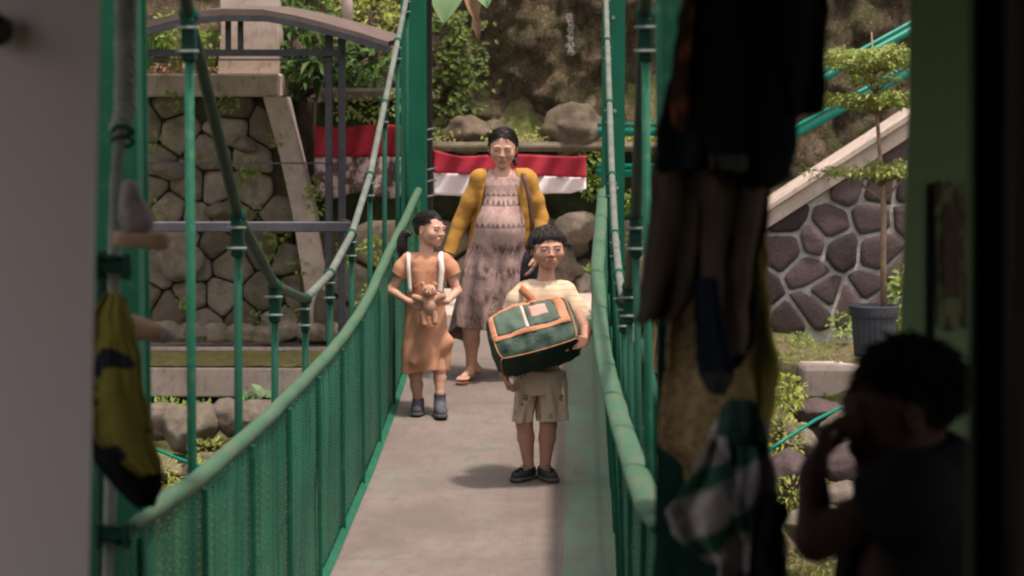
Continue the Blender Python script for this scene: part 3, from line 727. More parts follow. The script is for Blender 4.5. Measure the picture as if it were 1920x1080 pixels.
while y < 16.4:
    y2 = min(y + 1.2, 16.42); seg = np.linspace(y, y2 - .003, 9)
    for (xa, xb) in ((-1.085, .20),):
        rows = []
        for t in seg:
            z = deckz(t); rows.append([(xb, t, z - .03), (xb, t, z), (xa, t, z), (xa, t, z - .03), (xb, t, z - .03)])
        dk.grid(rows)
    y = y2
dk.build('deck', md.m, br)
fb = MB()
for t in np.arange(5.4, 16.4, .6): fb.box((-.44, t, deckz(t) - .07), (1.7, .06, .07))
for xx in (-1.13, .26):
    for t0, t1 in zip(ys[:-1:5], ys[5::5]): fb.bar((xx, t0, deckz(t0) - .1), (xx, t1, deckz(t1) - .1), .06, .12)
fb.build('floor_beams', M_GREEN, br)
es = MB()
es.grid([[(-1.0875, t, deckz(t) + .004), (-1.0875, t, deckz(t) + .022), (-1.055, t, deckz(t) + .006)] for t in ys]); es.build('kick_strip', M_GREEN2, br)

# side panels
mp = Mat('mesh_panel', .5, .4)
q = mp.sep(); u = mp.math('MULTIPLY', q[1], 34.0); v = mp.math('MULTIPLY', q[2], 70.0)
du = mp.math('ABSOLUTE', mp.math('SUBTRACT', mp.math('FRACT', mp.math('ADD', u, mp.math('MULTIPLY', mp.math('FLOOR', v), .5))), .5))
dv = mp.math('ABSOLUTE', mp.math('SUBTRACT', mp.math('FRACT', v), .5))
hole = mp.math('LESS_THAN', mp.math('ADD', mp.math('MULTIPLY', du, 1.0), dv), .40)
na = mp.noise(2.5, 6, .65); nb = mp.noise(30, 5, .7); nc = mp.noise(6, 6, .7, vec=mp.mapping((1, 1.5, .22)))
cc = mp.mix(mp.ramp(na, [(.35, 0), (.65, 1)]), (.004, .085, .046), (.012, .15, .082))
cc = mp.mix(mp.ramp(nc, [(.50, 0), (.68, .55)]), cc, (.045, .145, .09))
cc = mp.mix(mp.ramp(nb, [(.74, 0), (.78, .6)]), cc, (.25, .32, .27))
cc = mp.mix(mp.math('MULTIPLY', hole, .5), cc, (.006, .045, .028))
cc = mp.mix(mp.ramp(mp.noise(7, 3, .7, vec=mp.mapping((.3, 1, .02))), [(.36, .45), (.6, 0)]), cc, (.004, .05, .028)); cc = mp.mix(mp.ramp(mp.noise(5, 3, .7, vec=mp.mapping((.3, 1, .03), loc=(0, 5, 3))), [(.52, 0), (.66, .5)]), cc, (.03, .165, .10))
mp.col(cc); mp.bump(mp.math('SUBTRACT', 1, hole), .7, .006)
lvl = .55
tr_ = mp.n('ShaderNodeBsdfTransparent'); mx = mp.n('ShaderNodeMixShader'); mp.L(mp.math('MULTIPLY', hole, .3), mx.inputs[0])
mp.L(mp.b.outputs[0], mx.inputs[1]); mp.L(tr_.outputs[0], mx.inputs[2]); mp.L(mx.outputs[0], mp.nt.nodes['Material Output'].inputs[0])
def panel(side):
    rows = []
    t = 5.45
    k = 0
    yy = []
    while t < 16.15:
        yy.append(t); t += .025
    for t in yy:
        k = (t * 8) % 1.0; off = .007 * (1 if k < .25 else (-1 if k < .75 else 0))
        x0 = (-1.096) if side < 0 else max(railxr(t) + .03, .13)
        x0b = (-1.10) if side < 0 else .21
        zt = railz(t) - .02; zb = deckz(t) + .0
        rows.append([(x0b + (x0 - x0b) * h + off + .01 * nz(t * 1.3, h * 2, side), t, zb + (zt - zb) * h) for h in (0, .2, .4, .6, .8, 1)])
    MB().grid(rows).build('side_panel', mp.m, br, smooth=False)
    for i, t in enumerate(np.arange(5.6, 16.2, 1.0)):
        x0 = -1.078 if side < 0 else railxr(t) + .012
        x0b = -1.078 if side < 0 else .19
        MB().bar((x0b, t, deckz(t)), (x0, t, railz(t) - .02), .010, .018, .003, up=(1, 0, 0)).build('panel_post', M_GREEN2, br)
    mb = MB()
    xx = (lambda t: -1.115) if side < 0 else (lambda t: .225)
    mb.tube([(xx(t), t, deckz(t) + .42) for t in ys[::3]], .012, 6); mb.build('mid_rail', M_GREEN, br)
panel(-1); panel(1)
rnd = random.Random(2)
for side in (-1, 1):
    pts = []; rr = []
    for t in np.arange(5.62, 16.25, .07):
        x = XL if side < 0 else railxr(t)
        pts.append((x + .004 * nz(t * 1.5, side) , t, railz(t) + .004 * nz(t * 1.6, 5 + side))); rr.append(.0275 * (1 + .05 * nz(t * 3.1, 9 + side)) * min(1, .5 + (t - 5.6) * 1.5))
    MB().tube(pts, rr, 14, flat=(1.45, .8) if side > 0 else (1, 1)).build('handrail', M_RAIL, br, smooth=True)

HY = [4.85, 5.85, 6.84, 7.79, 8.74, 9.73, 10.72, 11.78, 12.85, 13.87, 14.9, 15.75]
for side in (-1, 1):
    X = -1.15 if side < 0 else .207
    pts = [(X, t, cabz(t)) for t in np.arange(9.73, 16.6, .2)]
    cy = [4.9] + HY[1:] + [16.3]
    near = [(X, t, cabz(t)) for t in (5.85, 6.84, 7.79, 8.74, 9.73)]
    far = [(X, t, cabz(t)) for t in (9.73, 10.72, 11.78, 12.85, 13.87, 14.9, 15.75, 16.3)]
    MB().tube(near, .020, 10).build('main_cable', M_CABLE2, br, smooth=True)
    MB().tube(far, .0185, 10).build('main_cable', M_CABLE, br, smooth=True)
    for i, t in enumerate(HY):
        if t < 5.8 or t > 16: continue
        z = cabz(t); xb = X + (-.01 if side < 0 else .03)
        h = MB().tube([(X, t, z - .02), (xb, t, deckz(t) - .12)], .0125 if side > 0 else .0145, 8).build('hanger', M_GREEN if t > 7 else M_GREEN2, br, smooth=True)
        c = MB()
        big = 1.25 if t < 9 else 1.0
        c.box((X, t, z - .075), (.034 * big, .05, .13), None, .006); c.build('clamp', M_CLAMP, h)
        ring = MB(); ring.tube([(X, t - .018, z + .003), (X, t + .018, z - .003)], .028, 12); ring.build('collar', M_GREEN, h, smooth=True)
        bo = MB()
        for dz in (-.04, -.11): MB().tube([(X - .027 * big, t - .031, z + dz), (X + .027 * big, t - .031, z + dz)], .0055, 6).build('bolt', M_STEEL, h)
# extra slimmer uprights and diagonal lattice on the right-hand truss
for i, t in enumerate(np.arange(5.9, 9.6, .9)):
    MB().bar((.30, t, deckz(t) - .1), (.30, t, railz(t) + .12), .022, .022).build('truss_post', M_GREEN, br)
    MB().bar((.305, t, railz(t) + .02), (.305, t + .85, deckz(t)), .035, .012, up=(1, 0, 0)).build('brace', M_GREEN, br)
for dz in (.12, -.35, -.8):
    MB().tube([(.285, t, railz(t) + dz) for t in np.arange(5.8, 9.8, .3)], .014, 8).build('truss_rail', M_GREEN, br)
# towers
def tower_post(x0, x1, Y, d, z0, z1, mat, nm='tower_post'):
    cx = (x0 + x1) / 2; wd = x1 - x0; mb = MB()
    mb.box((cx, Y, (z0 + z1) / 2), (wd, .012, z1 - z0)); mb.box((cx, Y + d, (z0 + z1) / 2), (wd, .012, z1 - z0)); mb.box((cx, Y + d / 2, (z0 + z1) / 2), (.014, d - .014, z1 - z0))
    mb.box((x0 + .006, Y + .04, (z0 + z1) / 2), (.012, .066, z1 - z0)); mb.box((x1 - .006, Y + .04, (z0 + z1) / 2), (.012, .066, z1 - z0))
    return mb.build(nm, mat, br)
MT = green_paint('tower_paint', (.004, .085, .05), (.03, .12, .075), .25, .4)
tower_post(-1.238, -1.06, 16.3, .16, -1.2, 4.4, MT); tower_post(.19, .352, 16.3, .16, -1.2, 4.4, MT)
MB().box((-.44, 16.4, 4.3), (1.85, .2, .2), None, .01).build('tower_beam', MT, br)
tower_post(-1.30, -1.10, 5.75, .14, -2.4, 4.2, M_GREEN2); tower_post(.215, .40, 5.75, .14, -2.4, 4.2, M_GREEN2)
MB().box((-.44, 5.85, 4.1), (1.95, .2, .2), None, .01).build('tower_beam', MT, br)
# dark anchor rod with bolts beside the far left tower
p = W(804, 190, 16.7); mb = MB(); mb.bar((p.x, 16.7, .3), (p.x, 16.7, 3.4), .05, .05, .004); ar = mb.build('anchor_post', simple('black_paint', (.012, .014, .014), .5), br)
for py in (243, 262, 318, 340, 368): MB().tube([W(791, py + 3, 16.62), W(794, py + 2, 16.62), W(814, py - 2, 16.62), W(817, py - 3, 16.62)], [.013, .007, .007, .013], 8).build('bolt', M_STEEL, ar)
for (px, py) in ((1150, 33), (1153, 208), (1137, 208), (1157, 352), (1135, 352)): MB().tube([W(px, py, 16.28), W(px, py, 16.24)], .014, 6).build('bolt', M_STEEL, br)
# near anchor rope: six strands twisted round a core, coming down in front of the near left tower
YA = 5.45
rp = [W(236, -160, YA), W(234, 0, YA), W(231, 130, YA), W(226, 240, YA), W(218, 330, YA), W(214, 500, YA), W(211, 700, YA), W(208, 880, YA), W(203, 1100, YA), W(200, 1300, YA)]
def resample(P, n):
    P = [Vector(p) for p in P]; L = [0]
    for a, b in zip(P[:-1], P[1:]): L.append(L[-1] + (b - a).length)
    out = []
    for i in range(n):
        t = L[-1] * i / (n - 1); k = max(0, min(len(P) - 2, int(np.searchsorted(L, t)) - 1)); f = (t - L[k]) / (L[k + 1] - L[k]); out.append(P[k].lerp(P[k + 1], f))
    return out, L[-1]
def rope(P, r, mat, parent, nm='anchor_rope', pitch=.16, strands=6):
    pts, L = resample(P, 170); mb = MB()
    for s_ in range(strands):
        q = []
        for i, p in enumerate(pts):
            a = 2 * pi * (s_ / strands + L * i / 169 / pitch); q.append(p + Vector((cos(a), sin(a), 0)) * r * .6)
        mb.tube(q, r * .42, 6)
    return mb.build(nm, mat, parent, smooth=True)
mro = simple('old_rope', (.17, .19, .165), .85, .3, 9, bs=200, c2=(.25, .27, .235))
ro = rope(rp[3:], .0155, mro, br)
rope([W(240, -160, YA + .02), W(236, 0, YA + .02), W(235, 200, YA + .02), W(226, 245, YA + .02)], .027, mro, br, pitch=.13)
for py, k in ((255, .8), (500, 1.25), (775, 1.25), (1003, 1.25)):
    x = 231 if py < 300 else 213; mb = MB()
    for dz in (-.012, .012):
        c_ = W(x, py, YA); mb.tube([c_ + Vector((.030 * k * cos(a), -.030 * k * sin(a), dz + .012 * sin(a))) for a in np.linspace(0, 2 * pi, 17)], .007 * k, 8)
    if k > 1:
        c_ = W(x, py, YA - .03); mb.box(c_, (.085, .03, .026), None, .004)
        for dx in (-.034, .034): mb.tube([c_ + Vector((dx, -.012, -.03)), c_ + Vector((dx, -.012, .03))], .009, 8)
    mb.build('rope_clamp', M_CLAMP, br, smooth=False)
# threaded eye rod under the upper clamp
MB().tube([W(196, 470, YA + .1), W(196, 1100, YA + .1)], .02, 8).build('tension_rod', M_CLAMP, br)
# ---------------------------------------------------------------- small implicit-surface modeller for bodies and clothes
class SDF:
    def __init__(s, lo, hi, h):
        s.lo = np.array(lo, float); s.h = h; s.n = np.ceil((np.array(hi, float) - s.lo) / h).astype(int) + 1
        s.ax = [s.lo[i] + h * np.arange(s.n[i]) for i in range(3)]
        s.f = np.full(tuple(s.n), 1.0, dtype=np.float32)
    def sl(s, lo, hi):
        r = []
        for i in range(3):
            a = int(np.floor((lo[i] - s.lo[i]) / s.h)); b = int(np.ceil((hi[i] - s.lo[i]) / s.h)) + 1
            r.append(slice(max(0, a), max(0, min(s.n[i], b))))
        return tuple(r)
    def co(s, sl): return (s.ax[0][sl[0]][:, None, None], s.ax[1][sl[1]][None, :, None], s.ax[2][sl[2]][None, None, :])
    def op(s, fn, lo, hi, k=.01, sub=False):
        pad = k + 2.5 * s.h; sl = s.sl([v - pad for v in lo], [v + pad for v in hi])
        if any(q.stop <= q.start for q in sl): return s
        d = fn(*s.co(sl)).astype(np.float32); a = s.f[sl]
        if sub:
            d = -d
            s.f[sl] = np.maximum(a, d) + (np.maximum(k - np.abs(a - d), 0) ** 2) / (4 * k) if k > 0 else np.maximum(a, d)
        else:
            s.f[sl] = np.minimum(a, d) - (np.maximum(k - np.abs(a - d), 0) ** 2) / (4 * k) if k > 0 else np.minimum(a, d)
        return s
    def cap(s, a, b, ra, rb=None, k=.01, sub=False):
        rb = ra if rb is None else rb; a = np.array(a, float); b = np.array(b, float); ab = b - a; L2 = float(ab @ ab) + 1e-12
        def fn(x, y, z):
            t = np.clip(((x - a[0]) * ab[0] + (y - a[1]) * ab[1] + (z - a[2]) * ab[2]) / L2, 0, 1)
            return np.sqrt((x - a[0] - ab[0] * t) ** 2 + (y - a[1] - ab[1] * t) ** 2 + (z - a[2] - ab[2] * t) ** 2) - (ra + (rb - ra) * t)
        r = max(ra, rb); return s.op(fn, np.minimum(a, b) - r, np.maximum(a, b) + r, k, sub)
    def chain(s, pts, rs, k=.01):
        for i in range(len(pts) - 1): s.cap(pts[i], pts[i + 1], rs[i], rs[i + 1], k)
        return s
    def ell(s, c, r, R=None, k=.01, sub=False):
        c = np.array(c, float); r = np.array(r, float) if hasattr(r, '__len__') else np.array([r] * 3, float)
        M = np.array(R.transposed()) if R is not None else np.eye(3)
        def fn(x, y, z):
            x, y, z = x - c[0], y - c[1], z - c[2]
            u = M[0, 0] * x + M[0, 1] * y + M[0, 2] * z; v = M[1, 0] * x + M[1, 1] * y + M[1, 2] * z; w_ = M[2, 0] * x + M[2, 1] * y + M[2, 2] * z
            k0 = np.sqrt((u / r[0]) ** 2 + (v / r[1]) ** 2 + (w_ / r[2]) ** 2); k1 = np.sqrt((u / r[0] ** 2) ** 2 + (v / r[1] ** 2) ** 2 + (w_ / r[2] ** 2) ** 2) + 1e-9
            return k0 * (k0 - 1) / k1
        m = float(r.max()) if R is not None else r
        return s.op(fn, c - m, c + m, k, sub)
    def column(s, prof, folds=None, k=.02, squ=2.0):
        P = np.array(prof, float); P = P[np.argsort(P[:, 0])]
        def fn(x, y, z):
            zz = np.clip(z, P[0, 0], P[-1, 0]); cx, cy, rx, ry = [np.interp(zz.ravel(), P[:, 0], P[:, i]).reshape(zz.shape) for i in (1, 2, 3, 4)]
            u = (x - cx) / rx; v = (y - cy) / ry
            rr = (np.abs(u) ** squ + np.abs(v) ** squ) ** (1 / squ)
            m = np.minimum(rx, ry)
            if folds is not None: rr = rr - folds(np.arctan2(v, u), zz) / m
            d = (rr - 1) * m
            dz = np.maximum(P[0, 0] - z, z - P[-1, 0]); return np.maximum(d, dz)
        lo = [float((P[:, 1] - P[:, 3]).min()) - .03, float((P[:, 2] - P[:, 4]).min()) - .03, P[0, 0]]
        hi = [float((P[:, 1] + P[:, 3]).max()) + .03, float((P[:, 2] + P[:, 4]).max()) + .03, P[-1, 0]]
        return s.op(fn, lo, hi, k)
    def add(s, g): s.f += g(*s.co(tuple(slice(0, n) for n in s.n))).astype(np.float32); return s
    def shell(s, t): s.f = np.maximum(s.f, -(s.f + t)); return s
    def cut(s, g): s.f = np.maximum(s.f, g(*s.co(tuple(slice(0, n) for n in s.n))).astype(np.float32)); return s
    def plane(s, p, n):   # removes the side n points to
        n = Vector(n).normalized(); return s.cut(lambda x, y, z: (x - p[0]) * n.x + (y - p[1]) * n.y + (z - p[2]) * n.z)
    def mesh(s):
        f = s.f; f = f.copy(); f[[0, -1]] = 1; f[:, [0, -1]] = 1; f[:, :, [0, -1]] = 1
        ins = f < 0
        c = np.zeros(tuple(np.array(f.shape) - 1), dtype=np.int8); nx, ny, nz_ = c.shape
        for i in (0, 1):
            for j in (0, 1):
                for k in (0, 1): c += ins[i:i + nx, j:j + ny, k:k + nz_]
        act = np.argwhere((c > 0) & (c < 8)); ids = np.full(c.shape, -1, dtype=np.int32); ids[tuple(act.T)] = np.arange(len(act))
        acc = np.zeros((len(act), 3)); cnt = np.zeros(len(act))
        for ax in range(3):
            o = [a for a in range(3) if a != ax]
            for p in (0, 1):
                for q in (0, 1):
                    A = act.copy(); A[:, o[0]] += p; A[:, o[1]] += q; B = A.copy(); B[:, ax] += 1
                    fa = f[tuple(A.T)]; fb = f[tuple(B.T)]; m = (fa < 0) != (fb < 0)
                    t = np.where(m, fa / np.where(m, fa - fb, 1), 0)
                    P = A.astype(float); P[:, ax] += t; acc[m] += P[m]; cnt[m] += 1
        V = acc / cnt[:, None] * s.h + s.lo; F = []
        for ax in range(3):
            sa = [slice(None)] * 3; sb = [slice(None)] * 3; sa[ax] = slice(0, -1); sb[ax] = slice(1, None)
            e = ins[tuple(sa)] != ins[tuple(sb)]; E = np.argwhere(e); 
            if len(E) == 0: continue
            o = [(ax + 1) % 3, (ax + 2) % 3]
            qs = []
            for (p, q) in ((-1, -1), (0, -1), (0, 0), (-1, 0)):
                I = E.copy(); I[:, o[0]] += p; I[:, o[1]] += q; qs.append(ids[tuple(I.T)])
            Q = np.stack(qs, 1); flip = ~ins[tuple(E.T)]; Q[flip] = Q[flip][:, ::-1]; F.append(Q[(Q >= 0).all(1)])
        return V, np.concatenate(F)
    def build(s, name, mat, parent, smooth=True, relax=1):
        V, F = s.mesh()
        for _ in range(relax):   # one light Laplacian pass removes voxel stepping
            S = np.zeros_like(V); n = np.zeros(len(V))
            for a, b in ((0, 1), (1, 2), (2, 3), (3, 0)):
                np.add.at(S, F[:, a], V[F[:, b]]); np.add.at(n, F[:, a], 1); np.add.at(S, F[:, b], V[F[:, a]]); np.add.at(n, F[:, b], 1)
            V = V * .5 + .5 * S / n[:, None]
        return mk(name, V, F, mat, parent, smooth=smooth, local=True)
def wrinkle(seed, amp, f0=25, n=9, zs=.5):
    r = np.random.RandomState(seed); D = r.normal(size=(n, 3)); D /= np.linalg.norm(D, axis=1)[:, None]; D[:, 2] *= zs; fr = f0 * r.uniform(.5, 1.9, n); ph = r.uniform(0, 6.28, n)
    def g(x, y, z):
        t = 0
        for i in range(n): t = t + np.sin(fr[i] * (D[i, 0] * x + D[i, 1] * y + D[i, 2] * z) + ph[i]) * (1.2 * f0 / (fr[i] + f0))
        return amp * t / sqrt(n) 
    return g
def crease(seed, amp, f0=20, n=5, zs=.5):   # ridged folds: broad panels meeting in sharper creases
    r = np.random.RandomState(seed); D = r.normal(size=(n, 3)); D[:, 2] *= zs; D /= np.linalg.norm(D, axis=1)[:, None]; fr = f0 * r.uniform(.6, 1.7, n); ph = r.uniform(0, 6.28, n); g0 = wrinkle(seed + 1, 1.0, f0 * .7)
    def g(x, y, z):
        w0 = g0(x, y, z) * .9; t = 0
        for i in range(n): t = t + (.64 - np.abs(np.sin(fr[i] * (D[i, 0] * x + D[i, 1] * y + D[i, 2] * z) + ph[i] + w0))) * (1.2 * f0 / (fr[i] + f0))
        return amp * t / sqrt(n)
    return g
def rot(yaw=0, pitch=0, roll=0):   # head frame: looks along -Y; yaw>0 turns to picture right, pitch>0 looks down
    return Matrix.Rotation(yaw, 3, 'Z') @ Matrix.Rotation(pitch, 3, 'X') @ Matrix.Rotation(roll, 3, 'Y')

def skin_mat(name, base, lip=(.36, .10, .08)):
    m = Mat(name, .5, .35)
    n = m.noise(9, 4, .6); c = m.mix(m.ramp(n, [(.35, 0), (.65, 1)]), C(base, .88), C(base, 1.1))
    at = m.n('ShaderNodeAttribute'); at.attribute_name = 'tint'
    sp = m.sep(at.outputs['Vector'])
    c = m.mix(sp[0], c, lip); c = m.mix(sp[1], c, (.018, .012, .01)); m.col(c)
    m.b.inputs['Subsurface Weight'].default_value = .12; m.b.inputs['Subsurface Radius'].default_value = (.012, .005, .003); m.b.inputs['Subsurface Scale'].default_value = .6
    m.bump(m.noise(160, 3), .08, .001); return m.m
M_HAIR = Mat('black_hair', .6, .3); M_HAIR.col(M_HAIR.mix(M_HAIR.noise(40, 3, .6, vec=M_HAIR.mapping((1, 1, .15))), (.006, .005, .005), (.026, .018, .016)))
M_HAIR.bump(M_HAIR.noise(260, 2, .5, vec=M_HAIR.mapping((1, 1, .12))), .5, .002); M_HAIR = M_HAIR.m
M_EYE = simple('eye_white', (.5, .42, .38), .3, .05, 5, bst=0); M_IRIS = simple('iris', (.012, .007, .005), .2, .1, 5, bst=0, spec=.6)

class Head:
    def __init__(s, c, H, R, w_=1.0, chin=0.0, cheek=1.0, jaw=1.0, nose=1.0):
        s.c = Vector(c); s.H = H; s.R = R; s.w = w_; s.chin = chin; s.cheek = cheek; s.jaw = jaw; s.nose = nose
    def P(s, x, y, z): return s.c + s.R @ (Vector((x * s.w, y, z)) * s.H)
    def add(s, S):
        H = s.H; P = s.P; R = s.R; w_ = s.w
        E = lambda c, r, k=.05, sub=False, R2=None: S.ell(P(*c), (r[0] * H * w_, r[1] * H, r[2] * H), R @ R2 if R2 else R, k * H, sub)
        Cp = lambda a, b, ra, rb, k=.05, sub=False: S.cap(P(*a), P(*b), ra * H, rb * H, k * H, sub)
        E((0, .07, .12), (.345, .405, .375), .01)
        E((0, -.10, -.08), (.30, .28, .34), .12)
        for sg in (-1, 1):
            Cp((sg * .225, .0, -.17), (sg * .07, -.25, -.395 - s.chin), .075 * s.jaw, .065 * s.jaw, .12)
            E((sg * .165 * s.cheek, -.245, -.115), (.12, .11, .12), .08)
            E((sg * .15, -.36, .085), (.10, .035, .03), .07)
        Cp((0, -.27, -.41 - s.chin), (0, -.24, -.39 - s.chin), .085, .085, .07)
        for sg in (-1, 1): E((sg * .15, -.44, .015), (.095, .075, .055), .06, True)
        Cp((0, -.355, .05), (0, -.425, -.11), .035, .048 * s.nose, .05); E((0, -.435, -.12), (.048 * s.nose, .045, .04), .03)
        for sg in (-1, 1):
            E((sg * .055 * s.nose, -.395, -.135), (.035, .04, .032), .02)
        Cp((-.06, -.345, -.27), (.06, -.345, -.27), .05, .05, .06)
        E((0, -.375, -.235), (.09, .04, .024), .02); E((0, -.365, -.29), (.075, .04, .028), .02)
        E((0, -.415, -.262), (.085, .03, .006), .012, True)
        for sg in (-1, 1):
            E((sg * .15, -.335, .018), (.075, .055, .045), .012)          # lids round the eyeball
            Re = Matrix.Rotation(sg * .35, 3, 'Z')
            E((sg * .355, .02, -.03), (.028, .085, .125), .02, R2=Re); E((sg * .38, .0, -.01), (.014, .045, .07), .01, True, Re)
        return s
    def tint(s, o):
        me = o.data; n = len(me.vertices); v = np.empty(n * 3, np.float32); me.vertices.foreach_get('co', v); v = v.reshape(-1, 3)
        q = (v - np.array(s.c)) @ np.array(s.R) / s.H; q[:, 0] /= s.w
        g = lambda c, r: np.exp(-(((q - np.array(c)) / np.array(r)) ** 2).sum(1) * 1.2)
        lip = np.clip(g((0, -.40, -.238), (.10, .09, .026)) + g((0, -.39, -.288), (.085, .09, .03)), 0, 1) * .75
        line = g((0, -.40, -.262), (.10, .09, .008)) * .75
        for sg in (-1, 1):
            line = np.maximum(line, g((sg * .03, -.43, -.165), (.018, .03, .012)) * .6)
        t = np.zeros((n, 3), np.float32); t[:, 0] = lip; t[:, 1] = line
        a = me.attributes.new('tint', 'FLOAT_VECTOR', 'POINT'); a.data.foreach_set('vector', t.ravel())
    def face_parts(s, body, look=0, open_=1.0, brow=(.0, 0)):
        H = s.H
        for sg in (-1, 1):
            mb = MB(); mb.ball(s.P(sg * .15, -.352, .012), (.062 * H * s.w, .045 * H, .024 * H * open_), 14, 8, s.R)
            e = mb.build('eye', M_EYE, body, smooth=True, local=True)
            mb = MB(); mb.ball(s.P(sg * .15 + look, -.382, .012), (.029 * H, .021 * H, .023 * H * open_), 12, 8, s.R); mb.build('iris', M_IRIS, e, smooth=True, local=True)
            mb = MB(); mb.tube([s.P(sg * .15 + a * .078, -.392 + .045 * a * a, .034 * open_ - .022 * a * a + .0) for a in (-1, -.6, -.2, .2, .6, 1)], [.003 * H, .005 * H, .006 * H, .006 * H, .005 * H, .003 * H], 6); mb.build('eyelash', M_IRIS, body, smooth=True, local=True)
            mb = MB(); mb.tube([s.P(sg * (.15 + a * .095), -.40 + .05 * a * a + .02, .103 + brow[0] - .02 * a * a + brow[1] * a) for a in (-1, -.5, 0, .5, 1)], [.005 * H, .009 * H, .010 * H, .008 * H, .003 * H], 6, flat=(1, .6)); mb.build('eyebrow', M_HAIR, body, smooth=True, local=True)

def hand(S, wrist, fwd, palm, side, size=.145, curl=(.5, .5, .5, .5), spread=.12, thumb=(.7, .4), k=.0045):
    """side=+1: thumb leaves towards +lateral; palm = direction the palm faces"""
    w0 = Vector(wrist); f = Vector(fwd).normalized(); p = Vector(palm); p = (p - f * p.dot(f)).normalized(); l = f.cross(p).normalized() * side
    L = size; pl = L * .52; wd = L * .42
    S.cap(w0, w0 + f * L * .12, L * .13, L * .15, .01)
    for i in range(4):
        u = (1.5 - i) / 3 * wd * .86; S.cap(w0 + f * L * .08 + l * u * .45, w0 + f * pl * (1 - .04 * abs(i - 1)) + l * u, L * .085, L * .07, .008)
    S.cap(w0 + f * L * .12 + l * wd * .25 + p * L * .03, w0 + f * L * .33 + l * wd * .42 + p * L * .05, L * .09, L * .075, .01)
    lens = (.92, 1.0, .93, .74)
    for i in range(4):
        u = (1.5 - i) / 3 * wd * .86; q = w0 + f * pl * (1 - .04 * abs(i - 1)) + l * u; d = (f + l * spread * (1.5 - i) / 1.5).normalized(); r = L * .058 * (.88 if i == 3 else 1)
        c = curl[i]; seg = [L * .21 * lens[i], L * .15 * lens[i], L * .12 * lens[i]]
        for j in range(3):
            a = c * (.8 if j == 0 else 1.0); ax = p
            d = (d * cos(a) + (p - d * p.dot(d)).normalized() * sin(a)).normalized() if j == 0 else d
            if j > 0:
                n = l; d = Matrix.Rotation(-a * side if False else 0, 3, n) @ d
                tgt = (p * 1.0 - f * .25 * 0); pp = (tgt - d * tgt.dot(d)); 
                if pp.length < .2: pp = -f - d * (-f).dot(d)
                d = (d * cos(a) + pp.normalized() * sin(a)).normalized()
            e = q + d * seg[j]; S.cap(q, e, r, r * .9, k); q = e; r *= .92
    q = w0 + f * L * .22 + l * wd * .42 + p * L * .02; d = (f * cos(thumb[0]) + l * sin(thumb[0]) + p * thumb[1]).normalized(); r = L * .072
    for sgm in (.2, .16): e = q + d * L * sgm; S.cap(q, e, r, r * .88, k + .002); q = e; r *= .88; d = (d + f * .25 + p * .15).normalized()

def locks(mb, hd, n, seed, L=(.2, .4), r=.02, zone=None, cen=(0, .07, .13), rad=(.36, .42, .38), grav=.6, lift=.05, jitter=.35, crown=(0, .25, .5)):
    rnd = random.Random(seed); H = hd.H
    for _ in range(n * 6):
        if n <= 0: break
        v = rv(rnd)
        if v.z < -.45: continue
        if zone and not zone(v, rnd): continue
        n -= 1
        p = Vector((cen[0] + v.x * rad[0], cen[1] + v.y * rad[1], cen[2] + v.z * rad[2])); cr = Vector(crown)
        t = (p - cr); nn = Vector((v.x / rad[0], v.y / rad[1], v.z / rad[2])).normalized(); t = (t - nn * t.dot(nn)); t = t.normalized() if t.length > 1e-4 else Vector((0, -1, 0))
        t = (t + rv(rnd) * jitter).normalized(); ln = rnd.uniform(*L); pts = [p]; dd = t; nseg = 5
        for i in range(nseg):
            dd = (dd + Vector((0, 0, -grav * .35)) + nn * (lift * rnd.uniform(-.3, 1.2) if i == 0 else 0)).normalized(); q = pts[-1] + dd * ln / nseg
            e = Vector(((q.x - cen[0]) / rad[0], (q.y - cen[1]) / rad[1], (q.z - cen[2]) / rad[2]))
            if e.length < 1.0: q = Vector((cen[0] + e.x / e.length * rad[0], cen[1] + e.y / e.length * rad[1], cen[2] + e.z / e.length * rad[2]))
            pts.append(q)
        rr = r * rnd.uniform(.6, 1.2) * H
        mb.tube([hd.P(*q) for q in pts], [rr * .8, rr, rr, rr * .85, rr * .55, rr * .12], 5, flat=(1.2, .6))
# =================================================================== the boy with the bag
def setup(px, py, Y, label, cat='person', facing=0):
    p = W(px, py, Y); z = deckz(Y); r = root('person', (p.x, Y, z), label, cat)
    o = Vector((p.x, Y, z)); return r, (lambda x, y, d=0.0: W(x, y, Y + d) - o)
M_SKB = skin_mat('skin_boy', (.46, .235, .165)); M_SKG = skin_mat('skin_girl', (.54, .295, .215)); M_SKW = skin_mat('skin_woman', (.47, .255, .185))

bo, L = setup(1003, 905, 11.8, 'boy in a cream striped shirt and khaki shorts hugging a big green bag')
hB = Head(L(1027, 466), .222, rot(.22, .02, -.03), 1.07, -.045, 1.12, 1.12, .82)
S = SDF((-.30, -.30, -.02), (.36, .22, 1.42), .0034)
hB.add(S)
neck = L(1023, 528)
S.chain([hB.P(0, .10, -.22), L(1024, 522, .01), L(1021, 545, .01)], [.041, .040, .055], .02)
S.chain([L(1021, 560, .015), L(1015, 620, .01), L(1012, 680, .01)], [.078, .085, .082], .03)
S.chain([L(985, 546, .01), L(1060, 550, .01)], [.05, .05], .03)
shR, elR, wrR = L(1062, 556, .0), L(1099, 622, -.08), L(1097, 640, -.29)
shL, elL, wrL = L(982, 552, .0), L(953, 632, .03), L(944, 700, -.13)
S.chain([shR, elR, wrR], [.042, .031, .021], .012); S.chain([shL, elL, wrL], [.042, .031, .021], .012)
hand(S, wrR, (-.9, -.28, -.16), (-.25, .9, .1), -1, .15, (.45, .5, .55, .6), .12, (.9, .1))
hand(S, wrL, (.15, -.2, -.35), (.8, .3, .5), -1, .15, (.9, .95, .95, .9), .08, (.6, .2))
